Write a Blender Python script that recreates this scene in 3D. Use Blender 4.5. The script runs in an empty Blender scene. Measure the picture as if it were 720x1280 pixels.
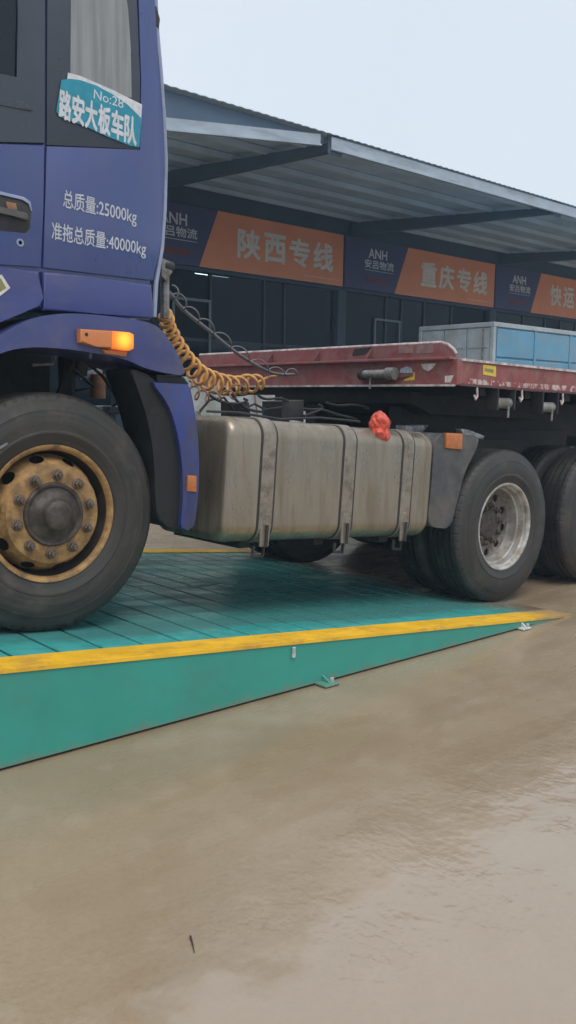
import bpy, bmesh, math, random
from mathutils import Vector, Matrix, noise as mnoise
random.seed(7)
S = bpy.context.scene
COL = S.collection
PI = math.pi

# ------------------------------------------------------------------ camera
F_PX, YAW, PITCH, ROLL, CAM_H = 1100.68, 0.7253, 0.1233, 0.0154, 1.4063
IW, IH = 720.0, 1280.0
FWD = Vector((math.sin(YAW)*math.cos(PITCH), math.cos(YAW)*math.cos(PITCH), -math.sin(PITCH)))
RT0 = Vector((math.cos(YAW), -math.sin(YAW), 0)); UP0 = RT0.cross(FWD)
RT = RT0*math.cos(ROLL) + UP0*math.sin(ROLL)
UP = UP0*math.cos(ROLL) - RT0*math.sin(ROLL)
CAM = Vector((0, 0, CAM_H))
cd = bpy.data.cameras.new('camera')
cd.sensor_fit = 'VERTICAL'; cd.sensor_height = 24.0; cd.lens = 24.0*F_PX/IH
cd.clip_start = 0.05; cd.clip_end = 2000
co = bpy.data.objects.new('camera', cd); COL.objects.link(co)
co.matrix_world = Matrix(((RT.x, UP.x, -FWD.x, CAM.x), (RT.y, UP.y, -FWD.y, CAM.y), (RT.z, UP.z, -FWD.z, CAM.z), (0, 0, 0, 1)))
S.camera = co

def ray(px, py):
    return FWD + RT*((px-IW/2)/F_PX) + UP*((IH/2-py)/F_PX)
def at(px, py, Y):            # pixel on the vertical plane y = Y
    d = ray(px, py); return CAM + d*(Y/d.y)
def atx(px, py, X):           # pixel on the vertical plane x = X
    d = ray(px, py); return CAM + d*(X/d.x)
def atz(px, py, z=0.0):       # pixel on a level plane
    d = ray(px, py); return CAM + d*((z-CAM.z)/d.z)

# ------------------------------------------------------------------ sky, sun, exposure
SUN_EL, SUN_AZ = math.radians(62), math.radians(205)     # azimuth from +Y clockwise
w = bpy.data.worlds.new('World'); S.world = w; w.use_nodes = True
nt = w.node_tree; nt.nodes.clear()
wo = nt.nodes.new('ShaderNodeOutputWorld'); bg = nt.nodes.new('ShaderNodeBackground')
sk = nt.nodes.new('ShaderNodeTexSky'); sk.sky_type = 'NISHITA'; sk.sun_disc = False
sk.sun_elevation = SUN_EL; sk.sun_rotation = SUN_AZ; sk.air_density = 1.0; sk.dust_density = 4.0; sk.ozone_density = 1.0
mx = nt.nodes.new('ShaderNodeMix'); mx.data_type = 'RGBA'; mx.inputs[0].default_value = 0.82
tcw = nt.nodes.new('ShaderNodeTexCoord'); nzw = nt.nodes.new('ShaderNodeTexNoise'); nzw.inputs['Scale'].default_value = 2.2; nzw.inputs['Detail'].default_value = 4
nt.links.new(tcw.outputs['Generated'], nzw.inputs['Vector'])
cw_ = nt.nodes.new('ShaderNodeMix'); cw_.data_type = 'RGBA'; cw_.inputs[6].default_value = (6.5, 7.1, 7.95, 1); cw_.inputs[7].default_value = (7.6, 8.1, 8.75, 1)
nt.links.new(nzw.outputs['Fac'], cw_.inputs[0]); nt.links.new(cw_.outputs[2], mx.inputs[7])    # soft, even cloud cover
nt.links.new(sk.outputs[0], mx.inputs[6]); nt.links.new(mx.outputs[2], bg.inputs[0])
bg.inputs[1].default_value = 0.1
nt.links.new(bg.outputs[0], wo.inputs[0])
sl = bpy.data.lights.new('sun', 'SUN'); sl.energy = 1.2; sl.angle = math.radians(35); sl.color = (1, .97, .93)
so = bpy.data.objects.new('sun', sl); COL.objects.link(so); so.location = (0, 0, 30)
sd = Vector((math.sin(SUN_AZ)*math.cos(SUN_EL), math.cos(SUN_AZ)*math.cos(SUN_EL), math.sin(SUN_EL)))
so.rotation_euler = (-sd).to_track_quat('-Z', 'Y').to_euler()
vs = S.view_settings
vs.view_transform = 'Standard'; vs.look = 'None'; vs.gamma = 1; vs.exposure = 0.34; vs.use_curve_mapping = False
S.render.resolution_x = 576; S.render.resolution_y = 1024

# ------------------------------------------------------------------ materials
def _n(nt, t, **kw):
    n = nt.nodes.new(t)
    for k, v in kw.items(): setattr(n, k, v)
    return n
def noise_tex(nt, vec, scale, detail=5, rough=.6, stretch=None):
    if stretch:
        m = _n(nt, 'ShaderNodeMapping'); m.inputs['Scale'].default_value = stretch
        nt.links.new(vec, m.inputs['Vector']); vec = m.outputs[0]
    t = _n(nt, 'ShaderNodeTexNoise'); t.inputs['Scale'].default_value = scale
    t.inputs['Detail'].default_value = detail; t.inputs['Roughness'].default_value = rough
    nt.links.new(vec, t.inputs['Vector']); return t.outputs['Fac']
def ramp(nt, src, lo, hi, a=0., b=1.):
    m = _n(nt, 'ShaderNodeMapRange'); m.interpolation_type = 'SMOOTHSTEP'
    m.inputs['From Min'].default_value = lo; m.inputs['From Max'].default_value = hi
    m.inputs['To Min'].default_value = a; m.inputs['To Max'].default_value = b
    nt.links.new(src, m.inputs['Value']); return m.outputs[0]
def mixc(nt, fac, a, b):
    m = _n(nt, 'ShaderNodeMix', data_type='RGBA')
    for i, v in ((0, fac), (6, a), (7, b)):
        if hasattr(v, 'links'): nt.links.new(v, m.inputs[i])
        else: m.inputs[i].default_value = v if i == 0 else (*v, 1)
    return m.outputs[2]
def math_n(nt, op, a, b=0.5):
    m = _n(nt, 'ShaderNodeMath', operation=op)
    for i, v in enumerate((a, b)):
        if hasattr(v, 'links'): nt.links.new(v, m.inputs[i])
        else: m.inputs[i].default_value = v
    return m.outputs[0]
def new_mat(name):
    m = bpy.data.materials.new(name); m.use_nodes = True
    nt = m.node_tree; b = nt.nodes['Principled BSDF']; return m, nt, b
MATS = {}
def mat(name, base, rough=.55, metal=0., var=.15, scale=6, dirt=None, damt=.5, dscale=3, bump=.0, bscale=60, coat=0., stretch=None, dstretch=None, spec=.5):
    m, nt, b = new_mat(name); MATS[name] = m
    g = _n(nt, 'ShaderNodeNewGeometry'); vec = g.outputs['Position']
    f = noise_tex(nt, vec, scale, stretch=stretch)
    lo = tuple(c*(1-var) for c in base); hi = tuple(min(1, c*(1+var)) for c in base)
    c = mixc(nt, ramp(nt, f, .3, .7), lo, hi)
    r = ramp(nt, f, .25, .75, max(0, rough-.1), min(1, rough+.1))
    if dirt:
        df = noise_tex(nt, vec, dscale, 8, .7, dstretch)
        dm = ramp(nt, df, .62-damt*.35, .72-damt*.1)
        dm = math_n(nt, 'MULTIPLY', dm, min(1., .45+damt*.5))
        c = mixc(nt, dm, c, dirt)
        rr = _n(nt, 'ShaderNodeMix', data_type='FLOAT')
        nt.links.new(dm, rr.inputs[0]); nt.links.new(r, rr.inputs[2]); rr.inputs[3].default_value = .8
        r = rr.outputs[0]
    nt.links.new(c, b.inputs['Base Color']); nt.links.new(r, b.inputs['Roughness'])
    b.inputs['Metallic'].default_value = metal; b.inputs['Coat Weight'].default_value = coat
    b.inputs['Coat Roughness'].default_value = .05; b.inputs['Specular IOR Level'].default_value = spec
    if bump:
        bf = noise_tex(nt, vec, bscale, 4)
        bn = _n(nt, 'ShaderNodeBump'); bn.inputs['Strength'].default_value = bump; bn.inputs['Distance'].default_value = .01
        nt.links.new(bf, bn.inputs['Height']); nt.links.new(bn.outputs[0], b.inputs['Normal'])
    return m
MUD = (.20, .155, .11)
mat('cab_blue', (.026, .050, .205), .30, var=.06, scale=2, dirt=(.06, .075, .19), damt=.35, dscale=1.3, coat=1., dstretch=(1, 1, .4), bump=.12, bscale=2.2)
mat('cab_skirt', (.040, .052, .205), .36, var=.08, scale=3, dirt=(.10, .10, .18), damt=.5, dscale=1.6, coat=.5, dstretch=(1, 1, 2.5))  # cab blue with the purplish ground reflection put into its colour
mat('fender_blue', (.048, .060, .19), .42, var=.10, scale=4, dirt=(.13, .12, .16), damt=.55, dscale=2.5, coat=.3)
mat('guard_blue', (.025, .045, .21), .4, var=.2, scale=6, dirt=(.07, .06, .06), damt=.6, dscale=9, coat=.3, dstretch=(1, 1, .35))
mat('trim_pale', (.25, .29, .42), .3, coat=.5)
mat('black_plastic', (.022, .023, .026), .55, var=.25, scale=14, dirt=(.07, .062, .052), damt=.45, dscale=7)
mat('liner_black', (.011, .011, .012), .7, var=.25, scale=10, dirt=(.030, .027, .023), damt=.35, dscale=6)
mat('grey_plastic', (.075, .075, .078), .6, var=.25, scale=10, dirt=(.14, .12, .10), damt=.6, dscale=5)
mat('window_frame', (.035, .043, .060), .35, var=.1, coat=.3)
mat('curtain', (.25, .265, .27), .8, var=.18, scale=4, stretch=(9, 9, .5))
mat('chassis', (.020, .019, .019), .7, var=.3, scale=9, dirt=(.055, .047, .038), damt=.5, dscale=6)
mat('engine', (.035, .035, .036), .6, var=.4, scale=14, dirt=(.12, .085, .055), damt=.5, dscale=9)
mat('brake_brown', (.30, .15, .08), .8, var=.3, scale=20)
def tyre_mat():
    m, nt, b = new_mat('rubber'); MATS['rubber'] = m
    tc = _n(nt, 'ShaderNodeTexCoord'); sep = _n(nt, 'ShaderNodeSeparateXYZ'); nt.links.new(tc.outputs['Object'], sep.inputs[0])
    rad = math_n(nt, 'SQRT', math_n(nt, 'ADD', math_n(nt, 'MULTIPLY', sep.outputs[0], sep.outputs[0]), math_n(nt, 'MULTIPLY', sep.outputs[2], sep.outputs[2])))
    ang = math_n(nt, 'ARCTAN2', sep.outputs[2], sep.outputs[0])
    cmb = _n(nt, 'ShaderNodeCombineXYZ'); nt.links.new(math_n(nt, 'MULTIPLY', rad, 34), cmb.inputs[0]); nt.links.new(math_n(nt, 'MULTIPLY', ang, .9), cmb.inputs[1])
    rings = noise_tex(nt, cmb.outputs[0], 1.0, 5, .6)
    g = _n(nt, 'ShaderNodeNewGeometry'); sp = noise_tex(nt, g.outputs['Position'], 7, 7, .65); fi = noise_tex(nt, g.outputs['Position'], 60, 4, .7)
    c = mixc(nt, ramp(nt, rings, .32, .68), (.022, .0205, .019), (.050, .045, .039))
    c = mixc(nt, ramp(nt, sp, .50, .72, 0, .55), c, (.095, .080, .062))
    c = mixc(nt, ramp(nt, fi, .60, .75, 0, .30), c, (.12, .10, .08))
    nt.links.new(c, b.inputs['Base Color']); nt.links.new(ramp(nt, rings, .3, .7, .50, .72), b.inputs['Roughness'])
    lat = math_n(nt, 'SINE', math_n(nt, 'MULTIPLY', ang, 64)); lat = ramp(nt, lat, .55, .80)
    lat = math_n(nt, 'MULTIPLY', lat, ramp(nt, rad, .515, .532))
    h = math_n(nt, 'SUBTRACT', math_n(nt, 'MULTIPLY', rings, .0022), math_n(nt, 'MULTIPLY', lat, .006))
    bn = _n(nt, 'ShaderNodeBump'); bn.inputs['Strength'].default_value = .8; bn.inputs['Distance'].default_value = 1
    nt.links.new(h, bn.inputs['Height']); nt.links.new(bn.outputs[0], b.inputs['Normal'])
tyre_mat()
mat('frame_alu', (.13, .16, .18), .4, .5)
mat('rack_tan', (.24, .19, .14), .8, var=.3, scale=4)
mat('rack_blue', (.07, .13, .19), .7, var=.3, scale=4)
mat('tarp_pale', (.40, .42, .41), .55, var=.25, scale=3, dirt=(.26, .27, .24), damt=.6, dscale=2.2, bump=.3, bscale=9)
mat('rubber_dark', (.03, .03, .03), .75, var=.2)
mat('rim_gold', (.37, .22, .085), .55, .15, var=.3, scale=14, dirt=(.13, .075, .035), damt=.6, dscale=16, bump=.15, bscale=90)
mat('rim_dark', (.045, .036, .028), .7, var=.3, scale=18)
mat('hub_grease', (.085, .07, .058), .5, .3, var=.35, scale=22, dirt=(.04, .032, .026), damt=.6, dscale=18, bump=.2, bscale=70)
mat('nut_steel', (.14, .11, .085), .5, .5, var=.3, scale=40)
mat('rim_silver', (.55, .53, .50), .38, .55, var=.2, scale=10, dirt=(.22, .17, .12), damt=.6, dscale=9)
mat('rim_disc', (.23, .21, .19), .55, .3, var=.3, scale=14, dirt=(.10, .075, .05), damt=.6, dscale=16)
mat('tank_metal', (.31, .265, .205), .31, .65, var=.10, scale=5, stretch=(2.5, 2.5, .6), dirt=(.22, .175, .122), damt=.5, dscale=3, dstretch=(3.4, 3.4, .4), bump=.03, bscale=40)
mat('strap_metal', (.29, .25, .20), .40, .45, var=.15, scale=12, dirt=(.14, .115, .09), damt=.5, dscale=14)
mat('strap_rubber', (.035, .031, .027), .7)
mat('steel_grey', (.30, .30, .29), .45, .5, var=.25, scale=18, dirt=(.15, .12, .09), damt=.6, dscale=12)
mat('plate_silver', (.42, .43, .43), .42, .45, var=.45, scale=14, dirt=(.10, .09, .08), damt=.6, dscale=11, bump=.4, bscale=45)
mat('trailer_red', (.26, .060, .058), .6, var=.25, scale=5, dirt=(.27, .15, .13), damt=.7, dscale=11, bump=.1, bscale=50)
mat('trailer_dark_red', (.12, .038, .038), .65, var=.3, scale=7, dirt=(.10, .07, .06), damt=.6, dscale=6)
mat('trailer_edge', (.50, .42, .40), .6, var=.4, scale=20)
mat('sticker_white', (.62, .60, .55), .6, var=.2, scale=30)
mat('sticker_pale_blue', (.42, .52, .58), .6, var=.2, scale=30)
mat('sticker_yellow', (.72, .50, .06), .5, var=.15, scale=30)
mat('sticker_faded', (.28, .16, .15), .6, var=.2, scale=30)
mat('sticker_print', (.25, .24, .10), .6)
mat('hose_yellow', (.68, .34, .09), .45, var=.15, scale=25, dirt=(.35, .17, .06), damt=.4, dscale=20)
mat('hose_grey', (.17, .175, .18), .5, var=.2, scale=30)
mat('hose_brown', (.24, .12, .065), .55, var=.2, scale=30)
mat('print_white', (.62, .64, .66), .55, var=.12, scale=50)
mat('print_white_cab', (.50, .52, .58), .5, var=.15, scale=60)
mat('banner_teal', (.020, .26, .36), .5, var=.12, scale=30)
mat('amber_plastic', (.60, .20, .05), .35, var=.1, coat=.4)
mat('amber_dull', (.48, .16, .045), .4, var=.15, scale=30)
mat('bag_red', (.66, .095, .055), .38, var=.22, scale=24, coat=.1, bump=.5, bscale=38)
mat('ramp_teal', (.040, .305, .243), .42, var=.06, scale=2.5, dirt=(.06, .25, .20), damt=.3, dscale=1.5, bump=.03, bscale=8)
def splash(name, zlo, zhi, x0=None, x1=None, col=(.24, .185, .125), top=.75):
    m = MATS[name]; nt = m.node_tree; b = nt.nodes['Principled BSDF']; src = b.inputs['Base Color'].links[0].from_socket
    g = _n(nt, 'ShaderNodeNewGeometry'); sep = _n(nt, 'ShaderNodeSeparateXYZ'); nt.links.new(g.outputs['Position'], sep.inputs[0])
    n1 = noise_tex(nt, g.outputs['Position'], 9, 8, .7)
    if x0 is None: v = ramp(nt, math_n(nt, 'ADD', sep.outputs[2], math_n(nt, 'MULTIPLY', math_n(nt, 'SUBTRACT', n1, .5), -.16)), zhi, zlo, 0, top)
    else: v = ramp(nt, math_n(nt, 'ADD', sep.outputs[0], math_n(nt, 'MULTIPLY', math_n(nt, 'SUBTRACT', n1, .5), .9)), x0, x1, 0, top)
    nt.links.new(mixc(nt, v, src, col), b.inputs['Base Color'])
splash('ramp_teal', .0, .045, top=.5)
mat('ramp_frame', (.010, .022, .021), .9)
mat('ramp_yellow', (.88, .50, .022), .5, var=.08, scale=7, dirt=(.42, .22, .04), damt=.42, dscale=9, dstretch=(.5, 1, 1))
splash('ramp_yellow', 0, 0, 4.75, 5.35, (.30, .215, .13), .85)
mat('faded_paint', (.16, .30, .28), .55, var=.35, scale=14)
mat('wall_dark', (.055, .085, .13), .7, var=.15, scale=1.2)
mat('interior', (.045, .065, .085), .8, var=.25, scale=1.5)
mat('frame_dark', (.04, .048, .058), .45, .3)
mat('pillar', (.06, .09, .12), .6, var=.15, scale=2)
mat('sign_orange', (.97, .35, .16), .5, var=.06, scale=1.5)
mat('sign_navy', (.075, .072, .19), .5, var=.08, scale=2)
mat('sign_letter', (.88, .84, .76), .6, var=.08, scale=4)
mat('sign_logo', (.75, .77, .82), .6, var=.1, scale=8)
mat('sign_red', (.20, .045, .06), .6)
mat('canopy_steel', (.085, .135, .20), .55, .1, var=.12, scale=2)
mat('canopy_sheet', (.50, .64, .76), .55, .05, var=.10, scale=1.2, dirt=(.42, .55, .66), damt=.4, dscale=.8)
mat('canopy_fascia', (.40, .475, .54), .5, .05, var=.08, scale=2.5, dirt=(.26, .30, .33), damt=.5, dscale=2, dstretch=(.5, 1, 3))
mat('container_blue', (.14, .34, .48), .55, var=.12, scale=2, dirt=(.27, .33, .36), damt=.5, dscale=3)
mat('container_grey', (.42, .48, .50), .6, var=.12, scale=2, dirt=(.30, .31, .30), damt=.5, dscale=3)
mat('twig', (.05, .035, .025), .8)
mat('anchor_white', (.5, .52, .5), .6, var=.3, scale=30)

# glass: tinted, part clear, part reflecting
def glass(name, tint, opacity, spec=.5, coat=.3):
    m, nt, b = new_mat(name); MATS[name] = m
    b.inputs['Base Color'].default_value = (*tint, 1); b.inputs['Roughness'].default_value = .06
    b.inputs['Coat Weight'].default_value = coat; b.inputs['Specular IOR Level'].default_value = spec
    tr = _n(nt, 'ShaderNodeBsdfTransparent'); tr.inputs[0].default_value = (.55, .62, .66, 1)
    ms = _n(nt, 'ShaderNodeMixShader'); ms.inputs[0].default_value = opacity
    nt.links.new(tr.outputs[0], ms.inputs[1]); nt.links.new(b.outputs[0], ms.inputs[2])
    nt.links.new(ms.outputs[0], nt.nodes['Material Output'].inputs[0])
glass('cab_glass', (.012, .018, .026), .55)
glass('curtain_glass', (.05, .06, .07), .35)
glass('shop_glass', (.010, .020, .030), .72, .16, 0)
glass('shop_glass_clear', (.010, .020, .030), .30, .16, 0)
glass('shop_glass_film', (.03, .05, .065), .80, .3, 0)
def emit(name, col, strength):
    m, nt, b = new_mat(name); MATS[name] = m
    b.inputs['Base Color'].default_value = (*col, 1)
    b.inputs['Emission Color'].default_value = (*col, 1); b.inputs['Emission Strength'].default_value = strength
emit('tube_light', (.8, .95, 1.0), 14.0)


# wet muddy concrete
def ground_mat():
    m, nt, b = new_mat('wet_ground'); MATS['wet_ground'] = m
    g = _n(nt, 'ShaderNodeNewGeometry'); P = g.outputs['Position']
    big = noise_tex(nt, P, .5, 5, .55); mid = noise_tex(nt, P, 1.9, 7, .6); fine = noise_tex(nt, P, 55, 5, .7)
    streak = noise_tex(nt, P, 2.2, 6, .6, (.5, 2.4, 1))
    c = mixc(nt, ramp(nt, big, .36, .66), (.285, .212, .132), (.345, .266, .176))
    c = mixc(nt, ramp(nt, mid, .42, .70, 0, .6), c, (.385, .305, .21))
    c = mixc(nt, ramp(nt, streak, .50, .72, 0, .22), c, (.235, .172, .108))
    c = mixc(nt, ramp(nt, fine, .40, .80, 0, .30), c, (.17, .128, .085))
    c = mixc(nt, ramp(nt, noise_tex(nt, P, 7.5, 6, .65), .52, .72, 0, .24), c, (.42, .345, .255))
    # film of water: lies to the right of a wandering shoreline
    sep = _n(nt, 'ShaderNodeSeparateXYZ'); nt.links.new(P, sep.inputs[0])
    A = atz(215, 1250); B = atz(720, 925); d = (B-A).normalized(); nrm = Vector((d.y, -d.x, 0))
    s = math_n(nt, 'ADD', math_n(nt, 'MULTIPLY', sep.outputs[0], nrm.x), math_n(nt, 'MULTIPLY', sep.outputs[1], nrm.y))
    s = math_n(nt, 'SUBTRACT', s, A.x*nrm.x+A.y*nrm.y)
    shore = noise_tex(nt, P, 1.7, 6, .55)
    s2 = math_n(nt, 'ADD', s, math_n(nt, 'MULTIPLY', math_n(nt, 'SUBTRACT', shore, .5), 1.0))
    film = ramp(nt, s2, -.03, .09)
    patch = ramp(nt, noise_tex(nt, P, .9, 5, .55), .54, .64, 0, .6)
    wet = math_n(nt, 'MAXIMUM', film, patch)
    c = mixc(nt, math_n(nt, 'MULTIPLY', film, .55), c, (.39, .325, .25))  # sky reflection put into the base colour as a paler tone
    nt.links.new(c, b.inputs['Base Color'])
    nt.links.new(ramp(nt, math_n(nt, 'MAXIMUM', wet, math_n(nt, 'MULTIPLY', ramp(nt, streak, .40, .62), .55)), 0, 1, .30, .06), b.inputs['Roughness'])
    b.inputs['IOR'].default_value = 1.55
    # relief: faint grain where damp, wind ripples along the shoreline
    rip = noise_tex(nt, P, 16, 3, .55, (1.7, 1, 1)); rip2 = noise_tex(nt, P, 34, 2, .5, (1.2, 1, 1))
    rp = math_n(nt, 'ADD', rip, math_n(nt, 'MULTIPLY', rip2, .35))
    edge = math_n(nt, 'MULTIPLY', ramp(nt, s2, -.55, -.05), ramp(nt, s2, 1.2, .25, .15, 1.))
    edge = math_n(nt, 'MULTIPLY', edge, ramp(nt, noise_tex(nt, P, 2.3, 4, .55), .36, .60))
    grit = ramp(nt, noise_tex(nt, P, 130, 2, .6), .60, .74)
    h = math_n(nt, 'ADD', math_n(nt, 'MULTIPLY', fine, .0003), math_n(nt, 'MULTIPLY', math_n(nt, 'MULTIPLY', grit, math_n(nt, 'SUBTRACT', 1.0, film)), .0004))
    h = math_n(nt, 'ADD', h, math_n(nt, 'MULTIPLY', math_n(nt, 'MULTIPLY', rp, edge), .0080))
    h = math_n(nt, 'ADD', h, math_n(nt, 'MULTIPLY', mid, .003))
    bn = _n(nt, 'ShaderNodeBump'); bn.inputs['Strength'].default_value = .6; bn.inputs['Distance'].default_value = 1
    nt.links.new(h, bn.inputs['Height']); nt.links.new(bn.outputs[0], b.inputs['Normal'])
ground_mat()
# painted deck, scuffed and muddied where tyres run; darker teal also holds truck shade
def deck_mat():
    m, nt, b = new_mat('deck_teal'); MATS['deck_teal'] = m
    g = _n(nt, 'ShaderNodeNewGeometry'); P = g.outputs['Position']
    sep = _n(nt, 'ShaderNodeSeparateXYZ'); nt.links.new(P, sep.inputs[0])
    n1 = noise_tex(nt, P, 3, 8, .65, (.35, 2.2, 1)); n2 = noise_tex(nt, P, 9, 6, .6)
    c = mixc(nt, ramp(nt, n2, .3, .7), (.045, .35, .32), (.075, .45, .42))
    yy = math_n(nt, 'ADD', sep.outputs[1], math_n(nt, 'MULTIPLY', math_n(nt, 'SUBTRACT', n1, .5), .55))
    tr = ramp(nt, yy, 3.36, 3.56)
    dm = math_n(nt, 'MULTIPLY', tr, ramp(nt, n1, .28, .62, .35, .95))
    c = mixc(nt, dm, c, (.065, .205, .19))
    tip = ramp(nt, math_n(nt, 'ADD', sep.outputs[0], math_n(nt, 'MULTIPLY', n2, .5)), 5.0, 5.5)
    c = mixc(nt, tip, c, (.22, .17, .12))
    nt.links.new(c, b.inputs['Base Color'])
    nt.links.new(ramp(nt, n1, .3, .7, .16, .45), b.inputs['Roughness'])
    bn = _n(nt, 'ShaderNodeBump'); bn.inputs['Strength'].default_value = .2; bn.inputs['Distance'].default_value = .01
    nt.links.new(n2, bn.inputs['Height']); nt.links.new(bn.outputs[0], b.inputs['Normal'])
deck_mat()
# worn white lettering band on the trailer rail
def worn_band():
    m, nt, b = new_mat('worn_band'); MATS['worn_band'] = m
    g = _n(nt, 'ShaderNodeNewGeometry'); P = g.outputs['Position']
    n1 = noise_tex(nt, P, 22, 6, .75, (1, 1, .6))
    c = mixc(nt, ramp(nt, n1, .46, .56), (.27, .06, .055), (.55, .48, .45))
    nt.links.new(c, b.inputs['Base Color']); b.inputs['Roughness'].default_value = .65
worn_band()

# ------------------------------------------------------------------ mesh helpers
def finish(bm, name, m, sharp=35):
    me = bpy.data.meshes.new(name)
    bmesh.ops.recalc_face_normals(bm, faces=bm.faces[:])
    bm.to_mesh(me); bm.free()
    if m: me.materials.append(MATS[m])
    if sharp is not None:
        me.polygons.foreach_set('use_smooth', [True]*len(me.polygons))
        me.set_sharp_from_angle(angle=math.radians(sharp))
    return me
WORLD = {}          # object -> world offset of its origin
def obj(name, me, parent=None, loc=(0, 0, 0), rot=(0, 0, 0)):
    o = bpy.data.objects.new(name, me); COL.objects.link(o)
    loc = Vector(loc); WORLD[o] = loc
    if parent is not None:
        o.parent = parent; o.location = loc - WORLD[parent]
    else: o.location = loc
    o.rotation_euler = rot
    return o
def tag(o, label=None, cat=None, group=None, kind=None):
    if label: o['label'] = label
    if cat: o['category'] = cat
    if group: o['group'] = group
    if kind: o['kind'] = kind
    return o
def thing(name, label, cat, loc, group=None):
    return tag(obj(name, None, None, loc), label, cat, group)
def part(name, bm, m, parent, sharp=35):    # vertices in world coordinates
    return obj(name, finish(bm, name, m, sharp), parent)
def box_bm(x0, x1, y0, y1, z0, z1, bev=0., seg=2, bm=None):
    bm2 = bmesh.new()
    vs = [bm2.verts.new((x, y, z)) for x in (x0, x1) for y in (y0, y1) for z in (z0, z1)]
    for f in ((0, 1, 3, 2), (4, 6, 7, 5), (0, 4, 5, 1), (2, 3, 7, 6), (0, 2, 6, 4), (1, 5, 7, 3)):
        bm2.faces.new([vs[i] for i in f])
    if bev: bmesh.ops.bevel(bm2, geom=bm2.edges[:], offset=bev, segments=seg, profile=.5, affect='EDGES')
    if bm is None: return bm2
    return join(bm, bm2)
def join(bm, other):
    me = bpy.data.meshes.new('tmp'); other.to_mesh(me); other.free(); bm.from_mesh(me); bpy.data.meshes.remove(me); return bm
def prism_bm(pts, vec, bev=0., seg=2, both=False):
    """closed outline (world points, one plane) swept along vec; the rim of the first face is rounded"""
    bm = bmesh.new(); vec = Vector(vec)
    a = [bm.verts.new(p) for p in pts]; b = [bm.verts.new(Vector(p)+vec) for p in pts]
    n = len(pts)
    fa = bm.faces.new(a); fb = bm.faces.new(b[::-1])
    for i in range(n): bm.faces.new((a[i], b[i], b[(i+1) % n], a[(i+1) % n]))
    if bev:
        ed = set(fa.edges)
        if both: ed |= set(fb.edges)
        bmesh.ops.bevel(bm, geom=list(ed), offset=bev, segments=seg, profile=.5, affect='EDGES')
    return bm
def panel(name, px, Y, depth, m, parent, bev=.006, seg=2, sharp=35):
    return part(name, prism_bm([at(x, y, Y) for x, y in px], (0, depth, 0), bev, seg), m, parent, sharp)
def soften(px, it=2, keep=()):
    for _ in range(it):
        out = []; n = len(px)
        for i in range(n):
            a, b = px[i], px[(i+1) % n]
            out += [(a[0]*.75+b[0]*.25, a[1]*.75+b[1]*.25), (a[0]*.25+b[0]*.75, a[1]*.25+b[1]*.75)]
        px = out
    return px
def tube_bm(pts, r, n=8, bm=None, cap=True):
    bm = bm or bmesh.new(); pts = [Vector(p) for p in pts]; rings = []; up = None
    for i, p in enumerate(pts):
        t = (pts[min(i+1, len(pts)-1)] - pts[max(i-1, 0)]).normalized()
        if up is None: up = t.orthogonal().normalized()
        up = (up - t*up.dot(t)).normalized(); s = t.cross(up)
        rad = r(i/(len(pts)-1)) if callable(r) else r
        rings.append([bm.verts.new(p + (up*math.cos(2*PI*k/n) + s*math.sin(2*PI*k/n))*rad) for k in range(n)])
    for i in range(len(rings)-1):
        for k in range(n): bm.faces.new((rings[i][k], rings[i][(k+1) % n], rings[i+1][(k+1) % n], rings[i+1][k]))
    if cap: bm.faces.new(rings[0][::-1]); bm.faces.new(rings[-1])
    return bm
def lathe_bm(prof, n=64, bm=None, closed=False):
    """profile (a, r): a along +Y, r from the axis"""
    bm = bm or bmesh.new(); rings = []
    for a, r in prof:
        if r < 1e-6: rings.append([bm.verts.new((0, a, 0))])
        else: rings.append([bm.verts.new((r*math.cos(2*PI*k/n), a, r*math.sin(2*PI*k/n))) for k in range(n)])
    idx = list(range(len(rings)-1))
    pairs = [(i, i+1) for i in idx] + ([(len(rings)-1, 0)] if closed else [])
    for i, j in pairs:
        A, B = rings[i], rings[j]
        for k in range(n):
            k2 = (k+1) % n
            if len(A) == 1: bm.faces.new((A[0], B[k2], B[k]))
            elif len(B) == 1: bm.faces.new((A[k], A[k2], B[0]))
            else: bm.faces.new((A[k], A[k2], B[k2], B[k]))
    return bm
def text_mesh(body, bold=0.):
    c = bpy.data.curves.new('lettering', 'FONT'); c.body = body; c.size = 1; c.offset = bold; c.resolution_u = 3
    o = bpy.data.objects.new('lettering', c); COL.objects.link(o)
    dg = bpy.context.evaluated_depsgraph_get(); dg.update()
    me = bpy.data.meshes.new_from_object(o.evaluated_get(dg))
    bpy.data.objects.remove(o); bpy.data.curves.remove(c)
    return me
def lettering(body, quad, mapper, m, parent, bold=0., name='lettering'):
    """quad: TL, TR, BR, BL in whatever space mapper turns into a world point; heavier strokes come from shifted layers"""
    src = text_mesh(body)
    xs = [v.co.x for v in src.vertices]; ys = [v.co.y for v in src.vertices]
    x0, x1, y0, y1 = min(xs), max(xs), min(ys), max(ys)
    TL, TR, BR, BL = [Vector(q) for q in quad]
    offs = [(0, 0)] if bold == 0 else [(-1, -.5), (1, .5), (-.5, 1), (.5, -1), (0, 0)]
    bm = bmesh.new()
    for k, (ox, oy) in enumerate(offs):
        n0 = len(bm.verts); bm.from_mesh(src); bm.verts.ensure_lookup_table()
        for v in bm.verts[n0:]:
            u = (v.co.x+ox*bold-x0)/(x1-x0); t = (v.co.y+oy*bold-y0)/(y1-y0)
            q = (BL*(1-u)+BR*u)*(1-t) + (TL*(1-u)+TR*u)*t
            v.co = mapper(q) - Vector((0, .00025*k, 0))
    bpy.data.meshes.remove(src)
    me = bpy.data.meshes.new(name); bm.to_mesh(me); bm.free()
    me.materials.clear(); me.materials.append(MATS[m])
    return obj(name, me, parent)
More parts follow.
